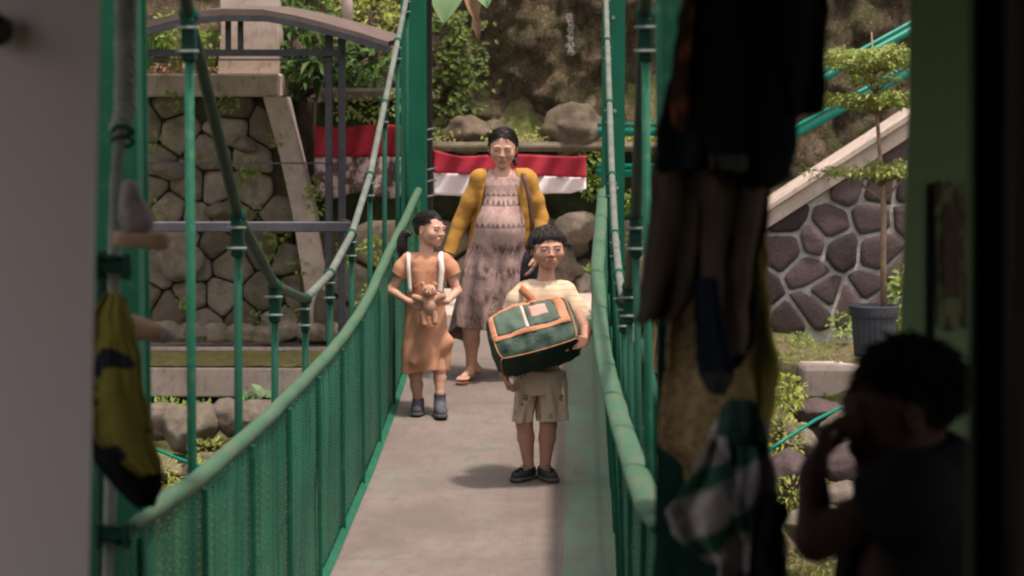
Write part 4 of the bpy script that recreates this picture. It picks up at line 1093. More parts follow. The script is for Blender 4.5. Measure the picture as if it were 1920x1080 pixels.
for (hx, kx, ky, ax, ay, tx) in ((995, 983, 792, 991, 872, 0), (1033, 1028, 795, 1022, 872, 0)):
    hip = L(hx, 700, .01); kn = L(kx, ky, -.005); an = L(ax, ay, .015)
    S.chain([hip, kn], [.055, .043], .01); mid = kn.lerp(an, .35) + Vector((0, .014, 0))
    S.chain([kn, mid, an], [.044, .044, .027], .012); S.cap(an, an - Vector((0, 0, .04)), .027, .03, .01)
body = S.build('body', M_SKB, bo); hB.tint(body); hB.face_parts(body, 0, .85, (-.012, .006))
ORG[body.name] = ORG[bo.name]
# hair
S = SDF(hB.c - Vector((.16, .16, .16)), hB.c + Vector((.16, .16, .18)), .0032)
S.ell(hB.P(0, .085, .15), (.385 * hB.H, .44 * hB.H, .39 * hB.H), hB.R, .01)
S.add(wrinkle(4, .004, 90))
S.ell(hB.P(0, -.38, -.13), (.27 * hB.H, .27 * hB.H, .375 * hB.H), hB.R, .01, True)
S.ell(hB.P(0, -.1, -.55), (.5 * hB.H, .36 * hB.H, .40 * hB.H), hB.R, .02, True)
hair = S.build('hair', M_HAIR, bo); 
mb = MB(); locks(mb, hB, 1900, 3, (.14, .28), .009, lambda v, r: (v.z > .05 or v.y > .1) and not (v.y < -.35 and v.z < .62), lift=.12, jitter=.3, grav=.45, rad=(.385, .445, .395))
locks(mb, hB, 260, 5, (.10, .2), .0065, lambda v, r: v.y < -.35 and .5 < v.z < .85, lift=.05, jitter=.4, grav=.6, rad=(.38, .425, .38))
locks(mb, hB, 60, 9, (.08, .15), .007, lambda v, r: v.z > .75, lift=.6, jitter=.9, grav=.0, rad=(.385, .445, .39))
mb.build('hair_locks', M_HAIR, hair, smooth=True, local=True)
# shirt
ms_ = Mat('cream_striped_cotton', .9, .15); zz = ms_.sep()[2]
zz2 = ms_.math('ADD', zz, ms_.math('MULTIPLY', ms_.noise(9, 2), .012))
st = ms_.math('SINE', ms_.math('MULTIPLY', zz2, 210)); c_ = ms_.mix(ms_.ramp(st, [(.35, 0), (.8, .55)]), (.56, .43, .30), (.46, .25, .165))
ms_.col(ms_.mix(ms_.math('MULTIPLY', ms_.noise(12, 5), .35), c_, (.58, .47, .34))); ms_.bump(ms_.noise(300, 2), .15, .001)
S = SDF((-.30, -.20, .42), (.34, .22, 1.12), .0038)
n0, b0 = L(1021, 533, .01), L(1012, 712, .01)
S.column([(b0.z, b0.x, .012, .155, .115), (L(0, 640).z, L(1014, 0).x, .01, .15, .115), (L(0, 580).z, L(1017, 0).x, .01, .15, .108), (L(0, 553).z, n0.x, .012, .14, .10), (L(0, 540).z, n0.x, .012, .11, .085), (L(0, 526).z, n0.x, .014, .066, .062)], lambda a, z: .006 * np.sin(5 * a + 14 * z) + .004 * np.sin(9 * a - 22 * z), .03)
S.chain([L(990, 549, .01), L(1056, 550, .01)], [.063, .063], .03)
S.chain([L(1058, 553, .01), L(1074, 578, .005), L(1092, 610, .01)], [.060, .064, .070], .03)
S.chain([L(988, 552, .01), L(973, 568, .0), L(957, 594, .01)], [.060, .064, .062], .03)
S.add(wrinkle(11, .003, 42)); S.add(crease(12, .010, 24)); S.shell(.007)
d = (L(1089, 606) - L(1062, 556)).normalized(); S.plane(L(1084, 600), d + Vector((.1, 0, -.35)))
S.cut(lambda x, y, z, p=L(960, 590), n=(L(957, 592) - L(985, 552)).normalized(): np.where(x < -.06, (x - p.x) * n.x + (z - p.z) * n.z, -1.0))
S.plane((0, 0, b0.z + .01), (0, 0, -1))
S.cap(L(1024, 498, -.01), L(1023, 508, -.012), .044, .047, .004, True)
S.build('shirt', ms_.m, bo)
# shorts
mk_ = Mat('khaki_motif_cotton', .92, .12); n_ = mk_.noise(7, 5)
v_ = mk_.vor(15, vec=mk_.mapping((1, .6, .8)), rnd=.9); cB = mk_.mix(n_, (.44, .33, .25), (.56, .43, .335)); spot = mk_.math('MULTIPLY', mk_.math('LESS_THAN', v_, .24), mk_.math('GREATER_THAN', mk_.noise(90, 3), .46))
mk_.col(mk_.mix(mk_.math('MULTIPLY', spot, .8), cB, (.10, .075, .05))); mk_.bump(mk_.noise(250, 2), .2, .001)
S = SDF((-.22, -.16, .24), (.26, .20, .66), .0036)
S.column([(L(0, 735).z, L(1014, 0).x, .015, .135, .105), (L(0, 690).z, L(1012, 0).x, .012, .14, .11)], None, .03)
S.column([(.285, L(981, 0).x, .0, .050, .07), (.40, L(982, 0).x, .005, .053, .082), (.47, L(988, 0).x, .01, .066, .09), (.53, L(994, 0).x, .01, .078, .09)], lambda a, z: .007 * np.sin(4 * a + 8 * z + 1) + .004 * np.sin(7 * a - 20 * z), .003)
S.column([(.285, L(1037, 0).x, .0, .082, .082), (.40, L(1037, 0).x, .005, .080, .088), (.47, L(1034, 0).x, .01, .08, .09), (.53, L(1032, 0).x, .01, .08, .09)], lambda a, z: .008 * np.sin(4 * a - 9 * z) + .005 * np.sin(7 * a + 16 * z), .003)
S.add(wrinkle(6, .002, 36)); S.add(crease(7, .008, 24, zs=.35)); S.shell(.007); S.plane((0, 0, .303), (.06, 0, -1)); S.plane((0, 0, .625), (0, 0, 1))
S.build('shorts', mk_.m, bo)
M_SHOE = simple('black_canvas', (.022, .022, .026), .75, .4, 14, bs=200, c2=(.05, .05, .055)); M_SOLE = simple('grey_rubber', (.09, .08, .075), .8, .3, 30)
M_SHOEG = simple('grey_blue_canvas', (.05, .055, .075), .8, .4, 14, bs=200, c2=(.11, .11, .14))
def shoe(r, an, toe, top, w_=.034, mat=M_SHOE, sole=M_SOLE, high=0.0, ln=.2, dz=0.0, laces=True):
    an = Vector(an); toe = Vector(toe); g = min(toe.z, an.z - .05) ; f = Vector((toe.x - an.x, toe.y - an.y, 0)).normalized(); heel = Vector((an.x, an.y, 0)) - f * .045; 
    z0 = dz; lo = Vector((min(heel.x, toe.x) - .07, min(heel.y, toe.y) - .07, z0 - .03)); hi = Vector((max(heel.x, toe.x) + .07, max(heel.y, toe.y) + .07, an.z + .10 + high))
    S = SDF(lo, hi, .0032); h0 = Vector((heel.x, heel.y, z0)); t0 = h0 + f * ln; sd = Vector((-f.y, f.x, 0))
    S.chain([h0 + f * .035 + Vector((0, 0, .034)), h0 + f * ln * .5 + Vector((0, 0, .036)), t0 - f * .04 + Vector((0, 0, .028))], [w_, w_ * 1.0, w_ * .92], .02)
    S.chain([h0 + f * .045 + Vector((0, 0, .05)), h0 + f * .045 + Vector((0, 0, .06 + high))], [w_ * 1.0, w_ * .98 + .002], .02)
    S.cap(h0 + f * .06 + Vector((0, 0, .07)), t0 - f * .07 + Vector((0, 0, .035)), .03, .022, .02)
    S.plane((0, 0, z0 + .014), (0, 0, -1)); S.add(wrinkle(3, .0015, 90)); S.shell(.006); S.plane(h0 + Vector((0, 0, .066 + high)), Vector((0, 0, 1)) + f * .1)
    o = S.build('shoe', mat, r); ORG[o.name] = ORG[r.name]
    S = SDF(lo, hi, .0032); S.chain([h0 + f * .036 + Vector((0, 0, .012)), h0 + f * ln * .5 + Vector((0, 0, .012)), t0 - f * .038 + Vector((0, 0, .012))], [w_ + .005, w_ * .95 + .004, w_ + .005], .02)
    S.plane((0, 0, z0 + .001), (0, 0, -1)); S.plane((0, 0, z0 + .019), (0, 0, 1)); S.build('sole', sole, o)
    if laces:
        mb = MB()
        for i in range(3):
            c = h0 + f * (.095 + .020 * i) + Vector((0, 0, .072 - .010 * i)); mb.tube([c - sd * .016, c + Vector((0, 0, .006)), c + sd * .016], .0025, 5)
        mb.build('lace', sole, o, local=True)
    return o
shoe(bo, L(991, 880, .015), L(958, 905, -.12), 0, ln=.19); shoe(bo, L(1021, 880, .015), L(1042, 905, -.12), 0, ln=.185)

# =================================================================== the bag
bgr = root('duffel_bag', tuple(ORG[bo.name] + L(1000, 628, -.185)), 'bulky dark green canvas duffel bag with orange trim held by the boy', 'bag')
RB = Matrix.Rotation(-.26, 3, 'Y') @ Matrix.Rotation(.12, 3, 'Z') @ Matrix.Rotation(-.62, 3, 'X')
HX, HY_, HZ = .218, .105, .155
def bagpt(u, v, w_, out=1.0):
    p = Vector((u, v, w_)); n = 8.0; r = (abs(u) ** n + abs(v) ** n + abs(w_) ** n) ** (1 / n); p = p / r
    x = p.x * HX * (1 + .05 * (1 - p.z ** 2)) ; y = p.y * HY_ * (1 + .12 * (1 - p.x ** 2) * (1 - p.z ** 2)) * (1.0 - .25 * max(0, p.z)); z = p.z * HZ * (1 + .08 * (1 - p.x ** 2)) - .02 * p.x * p.x * (p.z > 0)
    k = .005 * (1 - 2 * abs(sin(x * 16 + z * 22 + 1))) + .003 * sin(x * 60 + z * 25) + .005 * sin(z * 70 - x * 30 + 2) + .003 * sin(x * 110 + 3 * y * 40)
    q = Vector((x, y, z)) ; q += Vector((p.x * .2, p.y, p.z * .5)) * k * (1 if w_ < .1 else .6)
    return RB @ (q * out)
def face(ax, sg, u0, u1, v0, v1, out=1.0, nu=24, nv=16, crv=None):
    rows = []
    for j in range(nv + 1):
        r = []
        for i in range(nu + 1):
            a = u0 + (u1 - u0) * i / nu; b = v0 + (v1 - v0) * j / nv
            if crv: a, b = crv(a, b)
            t = [0, 0, 0]; o = [k for k in range(3) if k != ax]; t[ax] = sg; t[o[0]] = a; t[o[1]] = b; r.append(bagpt(*t, out=out))
        rows.append(r)
    return rows
mg_ = Mat('green_canvas', .68, .3); gn = mg_.noise(6, 6, .65)
mg_.col(mg_.mix(mg_.ramp(gn, [(.42, 0), (.66, 1)]), (.013, .032, .021), (.035, .066, .046))); mg_.bump(mg_.noise(14, 4, .6), .5, .02); MGC = mg_.m
MOR = simple('orange_trim', (.40, .175, .095), .7, .2, 12, bs=200); MDK = simple('dark_green_base', (.006, .018, .013), .6, .3, 8); MPK = simple('pink_label', (.50, .26, .22), .8, .25, 20); MPL = simple('pale_pocket', (.065, .10, .075), .75, .25, 10)
mb = MB(); BV = []
import bmesh
for ax in range(3):
    for sg in (-1, 1):
        if ax == 2 and sg == -1: continue
        mb.grid(face(ax, sg, -1, 1, -1, 1))
bb = mb.build('bag_body', MGC, bgr, smooth=True, local=True)
MB().grid(face(2, -1, -1, 1, -1, 1, 1.0)).build('base', MDK, bgr, smooth=True, local=True)
def trim(u0, u1, v0, v1, nm='trim', mat=MOR, out=1.018, nu=16, nv=3, ax=1, sg=-1): 
    o = MB().grid(face(ax, sg, u0, u1, v0, v1, out, nu, nv)).build(nm, mat, bgr, smooth=True, local=True); solidify(o, .004); return o
trim(-.98, .86, -.28, -.12); trim(-.98, .86, .80, .97); trim(-.98, -.80, -.12, .80, nu=3, nv=14); trim(.62, .86, -.12, .80, nu=3, nv=14)
trim(-.14, -.07, -.12, .80, 'pocket_divider', simple('pale_webbing', (.50, .40, .34), .8), nu=2, nv=14)
trim(-.80, -.14, -.12, .80, 'pocket', MPL, 1.01, 10, 10); trim(-.07, .62, -.12, .80, 'pocket', MPL, 1.01, 10, 10); trim(.04, .42, .22, .66, 'fabric_label', MPK, 1.02, 6, 5)
# piping along the base and at the side
for pts in ([bagpt(a, -1, -.985, 1.01) for a in np.linspace(-1, 1, 30)], [bagpt(1, b, -.985, 1.01) for b in np.linspace(-1, 1, 12)], [bagpt(-1, b, -.985, 1.01) for b in np.linspace(-1, 1, 12)], [bagpt(.97, -1, c, 1.01) for c in np.linspace(-1, 1, 16)], [bagpt(-.98, -1, c, 1.01) for c in np.linspace(-1, 1, 16)]):
    MB().tube(pts, .0035, 7).build('piping', simple('orange_piping', (.38, .17, .08), .7), bgr, smooth=True, local=True)
# handles: orange webbing over the top and a strap round the boy's shoulder
for (u, sgn) in ((.16, 1), (-.45, 1)):
    pass
rows = []
for t in np.linspace(0, 1, 16):
    a = bagpt(.22 - .1 * t, -1, .8, 1.03).lerp(bagpt(.22 - .1 * t, .3, 1, 1.03), t); a = a + RB @ Vector((0, 0, .035 * sin(pi * t)))
    rows.append([a - RB @ Vector((.02, 0, 0)), a + RB @ Vector((.02, 0, 0))])
solidify(MB().grid(rows).build('handle', MOR, bgr, smooth=True, local=True), .005)
rows = []
bo_o = ORG[bo.name]; bg_o = ORG[bgr.name]
S1 = [bagpt(-.75, 0, 1, 1.0), L(962, 560, -.10) + bo_o - bg_o, L(975, 535, -.075) + bo_o - bg_o, L(986, 524, -.03) + bo_o - bg_o, L(997, 520, .05) + bo_o - bg_o, L(1002, 545, .13) + bo_o - bg_o]
S1 = [L(1004, 570, -.145), L(995, 558, -.13), L(983, 547, -.10), L(975, 539, -.03), L(975, 542, .04), L(978, 565, .10)]; S1 = [q + bo_o - bg_o for q in S1]
P_, _ = resample(S1, 24)
mb = MB(); mb.grid([[p + Vector((-.012, .0, -.016)), p + Vector((.012, -.004, .014))] for p in P_]); solidify(mb.build('shoulder_strap', simple('brown_orange_strap', (.38, .13, .06), .7), bgr, smooth=True, local=True), .006)

# =================================================================== the girl
gi, L = setup(806, 781, 13.4, 'girl in an orange dress looking aside, carrying a soft toy and a white backpack')
gi_o = ORG[gi.name]
hG = Head(L(806, 430), .213, rot(1.0, .02, .03), 1.05, -.045, 1.12, 1.05, .78)
S = SDF((-.30, -.26, -.02), (.24, .2, 1.26), .0036)
hG.add(S)
S.chain([hG.P(0, .13, -.2), L(799, 470, .01), L(799, 484, .01)], [.038, .037, .05], .02)
S.chain([L(799, 500, .015), L(796, 560, .01), L(796, 640, .01)], [.066, .075, .095], .03); S.chain([L(765, 489, .015), L(834, 489, .015)], [.038, .038], .03)
shL, elL, wrL = L(762, 493), L(733, 545, .0), L(768, 566, -.12); shR, elR, wrR = L(837, 493), L(857, 546, .0), L(838, 565, -.12)
S.chain([shL, elL, wrL], [.036, .027, .018], .012); S.chain([shR, elR, wrR], [.036, .027, .018], .012)
hand(S, wrL, (.85, -.3, -.3), (.2, .75, .2), 1, .135, (.25, .3, .3, .35), .14, (.6, .1)); hand(S, wrR, (-.85, -.3, .05), (-.2, .8, .1), -1, .135, (.25, .3, .35, .4), .14, (.6, .1))
for (hx, kx, ky, ax, ay, dy) in ((780, 779, 700, 784, 756, .02), (818, 824, 690, 825, 738, -.06)):
    hip = L(hx, 620, .01); kn = L(kx, ky, .005 + dy * .4); an = L(ax, ay, .015 + dy)
    S.chain([hip, kn], [.062, .044], .02); mid = kn.lerp(an, .4) + Vector((0, .012, 0)); S.chain([kn, mid, an], [.037, .037, .024], .012); S.cap(an, an - Vector((0, 0, .03)), .025, .027, .01)
body = S.build('body', M_SKG, gi); ORG[body.name] = gi_o; hG.tint(body); hG.face_parts(body, 0, .9, (0, 0))
S = SDF(hG.c - Vector((.17, .16, .19)), hG.c + Vector((.16, .16, .16)), .0032)
S.ell(hG.P(0, .09, .13), (.37 * hG.H, .425 * hG.H, .39 * hG.H), hG.R, .01); S.add(wrinkle(14, .0018, 120))
S.ell(hG.P(0, -.40, -.16), (.27 * hG.H, .27 * hG.H, .385 * hG.H), hG.R, .01, True); S.ell(hG.P(0, -.05, -.50), (.5 * hG.H, .40 * hG.H, .38 * hG.H), hG.R, .02, True)
for sg in (-1, 1): S.ell(hG.P(sg * .38, -.01, -.05), (.07 * hG.H, .10 * hG.H, .14 * hG.H), hG.R, .01, True)
hair = S.build('hair', M_HAIR, gi); ORG[hair.name] = gi_o
mb = MB(); locks(mb, hG, 600, 8, (.12, .26), .008, lambda v, r: v.z > .1 and v.y > -.75, crown=(0, -.45, .25), grav=.12, lift=.0, jitter=.12, rad=(.368, .422, .386))
tie = L(768, 438, .04); rnd = random.Random(4)
for i in range(70):
    o_ = rv(rnd) * .012; e = rnd.uniform(.6, 1.1)
    mb.tube([tie + o_, tie + Vector((-.03, .01, .0)) + o_ * 1.5, tie + Vector((-.045, .015, -.05 * e)) + o_ * 2, tie + Vector((-.045, .01, -.10 * e)) + o_ * 2.2, tie + Vector((-.03 + rnd.uniform(-.02, .01), 0, -.16 * e)) + o_ * 1.5], [.006, .009, .009, .007, .001], 5)
mb.build('hair_locks', M_HAIR, hair, smooth=True, local=True)
MB().tube([tie + Vector((-.012, 0, .005)), tie + Vector((.006, 0, .0))], .014, 10).build('hair_tie', simple('pale_band', (.55, .5, .45), .6), hair, smooth=True, local=True)
# dress
mo = simple('orange_cotton', (.47, .22, .13), .9, .1, 5, bs=260, bst=.2, bd=.001, c2=(.54, .27, .17), spec=.15)
S = SDF((-.26, -.24, .20), (.24, .22, 1.02), .0038); zb, zt = L(0, 699).z, L(0, 478).z
S.column([(zb, L(796, 0).x, .01, .135, .115), (L(0, 640).z, L(796, 0).x, .01, .132, .11), (L(0, 575).z, L(797, 0).x, .01, .112, .098), (L(0, 540).z, L(798, 0).x, .01, .108, .095), (L(0, 505).z, L(799, 0).x, .01, .118, .092), (L(0, 488).z, L(799, 0).x, .012, .105, .08), (L(0, 475).z, L(799, 0).x, .014, .06, .06)], lambda a, z: (.003 + .010 * np.clip((.62 - z) / .35, 0, 1)) * np.sin(5 * a + 5 * z + .8) + .003 * np.sin(9 * a - 26 * z), .03)
S.chain([L(769, 490, .01), L(830, 490, .01)], [.052, .052], .03); S.chain([L(766, 491, .01), L(755, 503, .008), L(747, 518, .005)], [.048, .050, .049], .02); S.chain([L(833, 491, .01), L(843, 503, .008), L(851, 518, .005)], [.048, .05, .049], .02)
S.cap(L(842, 640, -.02), L(775, 680, -.1), .02, .012, .06)
S.add(wrinkle(21, .003, 32)); S.add(crease(22, .010, 20, zs=.35)); S.shell(.007)
for sg, (ax_, ay_), (bx_, by_) in ((-1, (762, 493), (747, 517)), (1, (837, 493), (851, 517))):
    d = (L(bx_, by_) - L(ax_, ay_)).normalized(); p = L(bx_, by_)
    S.cut(lambda x, y, z, d=d, p=p, sg=sg: np.where((x * sg > .085 + sg * .0) & (z > .72), (x - p.x) * d.x + (z - p.z) * d.z, -1.0))
S.cut(lambda x, y, z: (zb + .018 + .012 * np.sin(x * 22 + 1.5) + .02 * np.clip(x * 6, 0, 1)) - z + y * 0)
S.cap(L(799, 455, -.005), L(799, 466, -.008), .040, .042, .004, True)
S.build('dress', mo, gi)
mb = MB(); mb.tube([L(799, 475, .005) + Vector((.043 * cos(a), .043 * sin(a), .006 * sin(a))) for a in np.linspace(0, 2 * pi, 21)], .007, 8); mb.build('collar', mo, gi, smooth=True, local=True)
mb = MB(); P_, _ = resample([L(822, 486, -.085), L(806, 515, -.105), L(790, 528, -.108), L(775, 540, -.105)], 14); mb.tube(P_, .003, 6); mb.build('sash_fold', mo, gi, smooth=True, local=True)
shoe(gi, L(784, 760, .03), L(780, 783, -.1), 0, .033, M_SHOEG, M_SOLE, .03, .175); shoe(gi, L(825, 740, -.05), L(829, 783, -.18), 0, .034, M_SHOEG, M_SOLE, .07, .18)
# backpack and toy
bp = root('backpack', tuple(gi_o + L(799, 520, .15)), 'white-strapped small backpack worn by the girl in orange', 'backpack'); bpo = ORG[bp.name]
S = SDF((-.14, -.09, -.17), (.14, .1, .13), .005); S.ell((0, .0, 0), (.10, .05, .12), None, .01); S.cap((-.05, .0, -.08), (.05, 0, -.08), .055, .055, .03); S.add(wrinkle(2, .003, 50)); S.build('bag_body', simple('off_white_canvas', (.50, .43, .40), .85), bp)
mws2 = simple('white_webbing', (.62, .54, .50), .85)
for (a, b, c, w2) in (((766, 476), (766, 500), (769, 548), .022), ((826, 476), (829, 505), (824, 552), .030)):
    q = [gi_o + L(a[0], a[1] + 6, .10) - bpo, gi_o + L(a[0], a[1] - 4, .01) - bpo, gi_o + L(a[0], a[1] + 6, -.075) - bpo, gi_o + L(b[0], b[1], -.10) - bpo, gi_o + L(c[0], c[1], -.112) - bpo]
    P_, _ = resample(q, 18); mb = MB(); mb.grid([[p - Vector((w2 / 2, 0, 0)), p + Vector((w2 / 2, 0, 0))] for p in P_]); solidify(mb.build('strap', mws2, bp, smooth=True, local=True), .005)
ty = root('soft_toy', tuple(gi_o + L(804, 570, -.17)), 'small tan plush toy animal clutched at the girl\'s waist', 'soft toy'); tyo = ORG[ty.name]
T = lambda x, y, d=0: gi_o + L(x, y, -.165 + d) - tyo
S = SDF((-.13, -.09, -.16), (.13, .09, .16), .004)
S.ell(T(804, 546), (.044, .04, .04), None, .01); S.ell(T(805, 575), (.042, .036, .052), None, .02)
for (x, y) in ((793, 533), (816, 533)): S.ell(T(x, y), (.014, .010, .015), None, .008)
for (a, b) in (((793, 588), (796, 607)), ((815, 588), (816, 604)), ((792, 562), (777, 557)), ((817, 562), (831, 556))): S.cap(T(*a), T(*b, -.01), .02, .019, .01)
S.ell(T(804, 550, -.036), (.018, .014, .014), None, .006); S.add(wrinkle(9, .0015, 160))
pl = simple('tan_plush', (.42, .23, .155), .95, .3, 25, bs=300, bst=.8, bd=.003); tb = S.build('toy_body', pl, ty)
for (x, y) in ((797, 542), (811, 542)): MB().ball(T(x, y, -.038), .0045).build('eye', M_IRIS, ty, local=True)
MB().ball(T(804, 548, -.05), .005).build('nose', M_IRIS, ty, local=True)

# =================================================================== the woman
wo, L = setup(925, 716, 14.3, 'pregnant woman in a mauve patterned long dress and mustard cardigan walking behind the children')
wo_o = ORG[wo.name]
hW = Head(L(943, 277), .243, rot(-.02, .20, .04), .99, .0, 1.0, .95, .95)
S = SDF((-.36, -.30, -.02), (.40, .30, 1.64), .0042)
hW.add(S)
S.chain([hW.P(0, .11, -.2), L(943, 322, .01), L(943, 338, .01)], [.046, .044, .065], .02)
S.chain([L(943, 358, .02), L(940, 430, .02), L(930, 520, .03)], [.088, .10, .12], .03); S.chain([L(903, 336, .01), L(985, 336, .01)], [.052, .052], .03)
S.chain([L(898, 342), L(864, 418, .03), L(843, 484, -.03)], [.045, .036, .024], .012); S.chain([L(990, 342), L(1013, 410, .03), L(1008, 470, -.08)], [.045, .036, .024], .012)
hand(S, L(843, 486, -.03), (-.05, -.1, -1), (.9, .2, 0), 1, .165, (.25, .3, .3, .35), .1, (.5, .2)); hand(S, L(1008, 474, -.08), (-.25, -.1, -1), (-.9, .2, 0), -1, .165, (.25, .3, .3, .35), .1, (.5, .2))
kn = L(884, 612, -.02); an = L(884, 680, .02)
S.chain([L(905, 540, .02), kn, kn.lerp(an, .4) + Vector((0, .015, 0)), an], [.085, .057, .05, .031], .02)
S.chain([an - Vector((0, -.015, .02)), L(880, 700, -.03), L(868, 709, -.12)], [.033, .03, .024], .02); S.cap(an, L(896, 694, .04), .03, .03, .015)
for i in range(5):   # toes
    S.cap(L(861 + i * 4.6, 708, -.12 - .0 * i), L(857 + i * 4.6, 712, -.155 + .006 * abs(i - 1)), .0105 - .0008 * i, .0095 - .0008 * i, .004)
kn = L(940, 612, .06); an = L(946, 672, .25)
S.chain([L(930, 540, .02), kn, kn.lerp(an, .4), an], [.085, .057, .05, .031], .02); S.chain([an, L(946, 700, .16)], [.03, .022], .02)
body = S.build('body', M_SKW, wo); ORG[body.name] = wo_o; hW.tint(body); hW.face_parts(body, 0, .6, (0, -.004))
S = SDF(hW.c - Vector((.17, .17, .17)), hW.c + Vector((.17, .2, .18)), .0034)
S.ell(hW.P(0, .09, .12), (.365 * hW.H, .42 * hW.H, .40 * hW.H), hW.R, .01); S.ell(hW.P(0, -.40, -.15), (.265 * hW.H, .27 * hW.H, .385 * hW.H), hW.R, .012, True)
S.ell(hW.P(0, -.05, -.50), (.5 * hW.H, .40 * hW.H, .36 * hW.H), hW.R, .02, True)
for sg in (-1, 1): S.cap(hW.P(sg * .36, -.02, .1), hW.P(sg * .33, .1, -.22), .035 * hW.H, .05 * hW.H, .02)
S.cap(hW.P(0, -.38, .47), hW.P(0, .1, .55), .012 * hW.H, .01 * hW.H, .015, True)
S.ell(hW.P(.05, .52, -.1), (.12 * hW.H, .12 * hW.H, .14 * hW.H), hW.R, .01); S.chain([hW.P(.1, .45, -.1), hW.P(.30, .25, -.34), hW.P(.33, .1, -.44)], [.075 * hW.H, .065 * hW.H, .05 * hW.H], .01)
S.add(wrinkle(31, .0012, 130)); hair = S.build('hair', M_HAIR, wo); ORG[hair.name] = wo_o
mb = MB(); locks(mb, hW, 600, 17, (.12, .28), .007, lambda v, r: v.z > .15 and v.y > -.8 and not (v.y < -.5 and v.z < .45), crown=(0, -.30, .50), grav=.1, lift=.0, jitter=.08, rad=(.366, .421, .401)); mb.build('hair_locks', M_HAIR, hair, smooth=True, local=True)
# dress: batik
mdr = Mat('mauve_batik_cotton', .92, .12); xyz = mdr.sep()
base = mdr.mix(mdr.noise(6, 5), (.36, .235, .21), (.47, .325, .295))
ang = mdr.math('ADD', mdr.math('MULTIPLY', xyz[0], 62.0), mdr.math('MULTIPLY', mdr.noise(14, 3), 1.6))
tri = mdr.math('PINGPONG', ang, 1.0)                                  # zigzag rows
def band(z0, h):
    t = mdr.math('DIVIDE', mdr.math('SUBTRACT', xyz[2], z0), h)
    ins = mdr.math('MULTIPLY', mdr.math('GREATER_THAN', t, 0), mdr.math('LESS_THAN', t, 1)); return mdr.math('MULTIPLY', ins, mdr.math('LESS_THAN', t, mdr.math('ADD', mdr.math('MULTIPLY', tri, .9), .08)))
Z = lambda py: L(0, py).z
acc = mdr.math('ADD', band(Z(384), .045), band(Z(424), .035)); acc = mdr.math('ADD', acc, band(Z(366), .022))
nzv = mdr.vor(26, vec=mdr.mapping((1, 1, .55)), out='Distance'); dots = mdr.math('LESS_THAN', nzv, .33)
zn = mdr.math('MULTIPLY', xyz[2], 1 / 1.4)
rowm = mdr.ramp(zn, [(Z(612) / 1.4, .4), (Z(590) / 1.4, .9), (Z(575) / 1.4, .1), (Z(556) / 1.4, .75), (Z(530) / 1.4, .25), (Z(508) / 1.4, 1), (Z(488) / 1.4, .2), (Z(462) / 1.4, .9), (Z(448) / 1.4, .25), (Z(400) / 1.4, .35)])
feather = mdr.math('MULTIPLY', rowm, mdr.ramp(mdr.noise(13, 6, .75, vec=mdr.mapping((1, 1, .6))), [(.44, 0), (.56, 1)]))
dark = mdr.math('MINIMUM', mdr.math('ADD', mdr.math('MULTIPLY', acc, .6), mdr.math('ADD', mdr.math('MULTIPLY', feather, .95), mdr.math('MULTIPLY', mdr.math('MULTIPLY', dots, rowm), .35))), .9)
cD = mdr.mix(dark, base, (.085, .05, .05))
cD = mdr.mix(mdr.ramp(mdr.noise(26, 5, .7, vec=mdr.mapping(loc=(2, 7, 1))), [(.60, 0), (.68, .6)]), cD, (.56, .44, .42)); mdr.col(cD); mdr.bump(mdr.noise(240, 2), .2, .001)
S = SDF((-.36, -.34, .18), (.34, .32, 1.40), .0042)
S.chain([L(908, 338, .005), L(980, 338, .005)], [.060, .060], .03)
S.column([(Z(612), L(920, 0).x, .03, .205, .18), (Z(560), L(922, 0).x, .03, .215, .19), (Z(510), L(925, 0).x, .02, .205, .185), (Z(460), L(932, 0).x, .01, .175, .165), (Z(430), L(938, 0).x, .005, .15, .15), (Z(395), L(943, 0).x, .01, .135, .125), (Z(365), L(944, 0).x, .01, .14, .12), (Z(345), L(944, 0).x, .012, .135, .112), (Z(334), L(944, 0).x, .012, .115, .095), (Z(322), L(944, 0).x, .014, .075, .075)],
         lambda a, z: np.clip((1.02 - z) / .6, 0, 1) * (.020 * np.sin(7 * a + 3 * z) + .011 * np.sin(13 * a - 5 * z)) + .002 * np.sin(7 * a + 20 * z), .03)
S.ell(L(938, 425, -.085), (.125, .115, .145), None, .09)
S.cap(L(880, 590, .1), L(850, 640, .14), .09, .05, .06)
S.add(wrinkle(41, .003, 30, zs=.3)); S.add(crease(43, .012, 17, zs=.2)); S.shell(.008)
S.cut(lambda x, y, z: (Z(611) + .02 * np.sin(x * 17) - .11 * np.clip((y - .03) * 9, 0, 1.0)) - z)
S.chain([L(905, 337, .01), L(983, 337, .01)], [.056, .056], .03) if 0 else None
S.cap(L(943, 312, -.01), L(943, 322, -.03), .05, .06, .005, True)
S.build('dress', mdr.m, wo)
# cardigan
mcd = simple('mustard_knit', (.34, .17, .04), .92, .16, 8, bs=220, bst=.5, bd=.002, c2=(.45, .235, .05), spec=.15)
S = SDF((-.38, -.24, .50), (.42, .26, 1.40), .0042)
S.column([(Z(490), L(936, 0).x, .045, .215, .15), (Z(430), L(938, 0).x, .035, .185, .15), (Z(380), L(944, 0).x, .02, .168, .14), (Z(348), L(944, 0).x, .018, .16, .115), (Z(332), L(944, 0).x, .02, .13, .085), (Z(320), L(944, 0).x, .025, .075, .065)], lambda a, z: .006 * np.sin(6 * a + 9 * z), .03)
S.chain([L(903, 336, .01), L(985, 336, .01)], [.068, .068], .03)
S.chain([L(898, 338, .01), L(880, 378, .015), L(862, 420, .025), L(843, 474, -.02)], [.056, .052, .047, .043], .025); S.chain([L(990, 338, .01), L(1004, 376, .015), L(1014, 408, .03), L(1012, 462, -.07)], [.056, .052, .047, .042], .025)
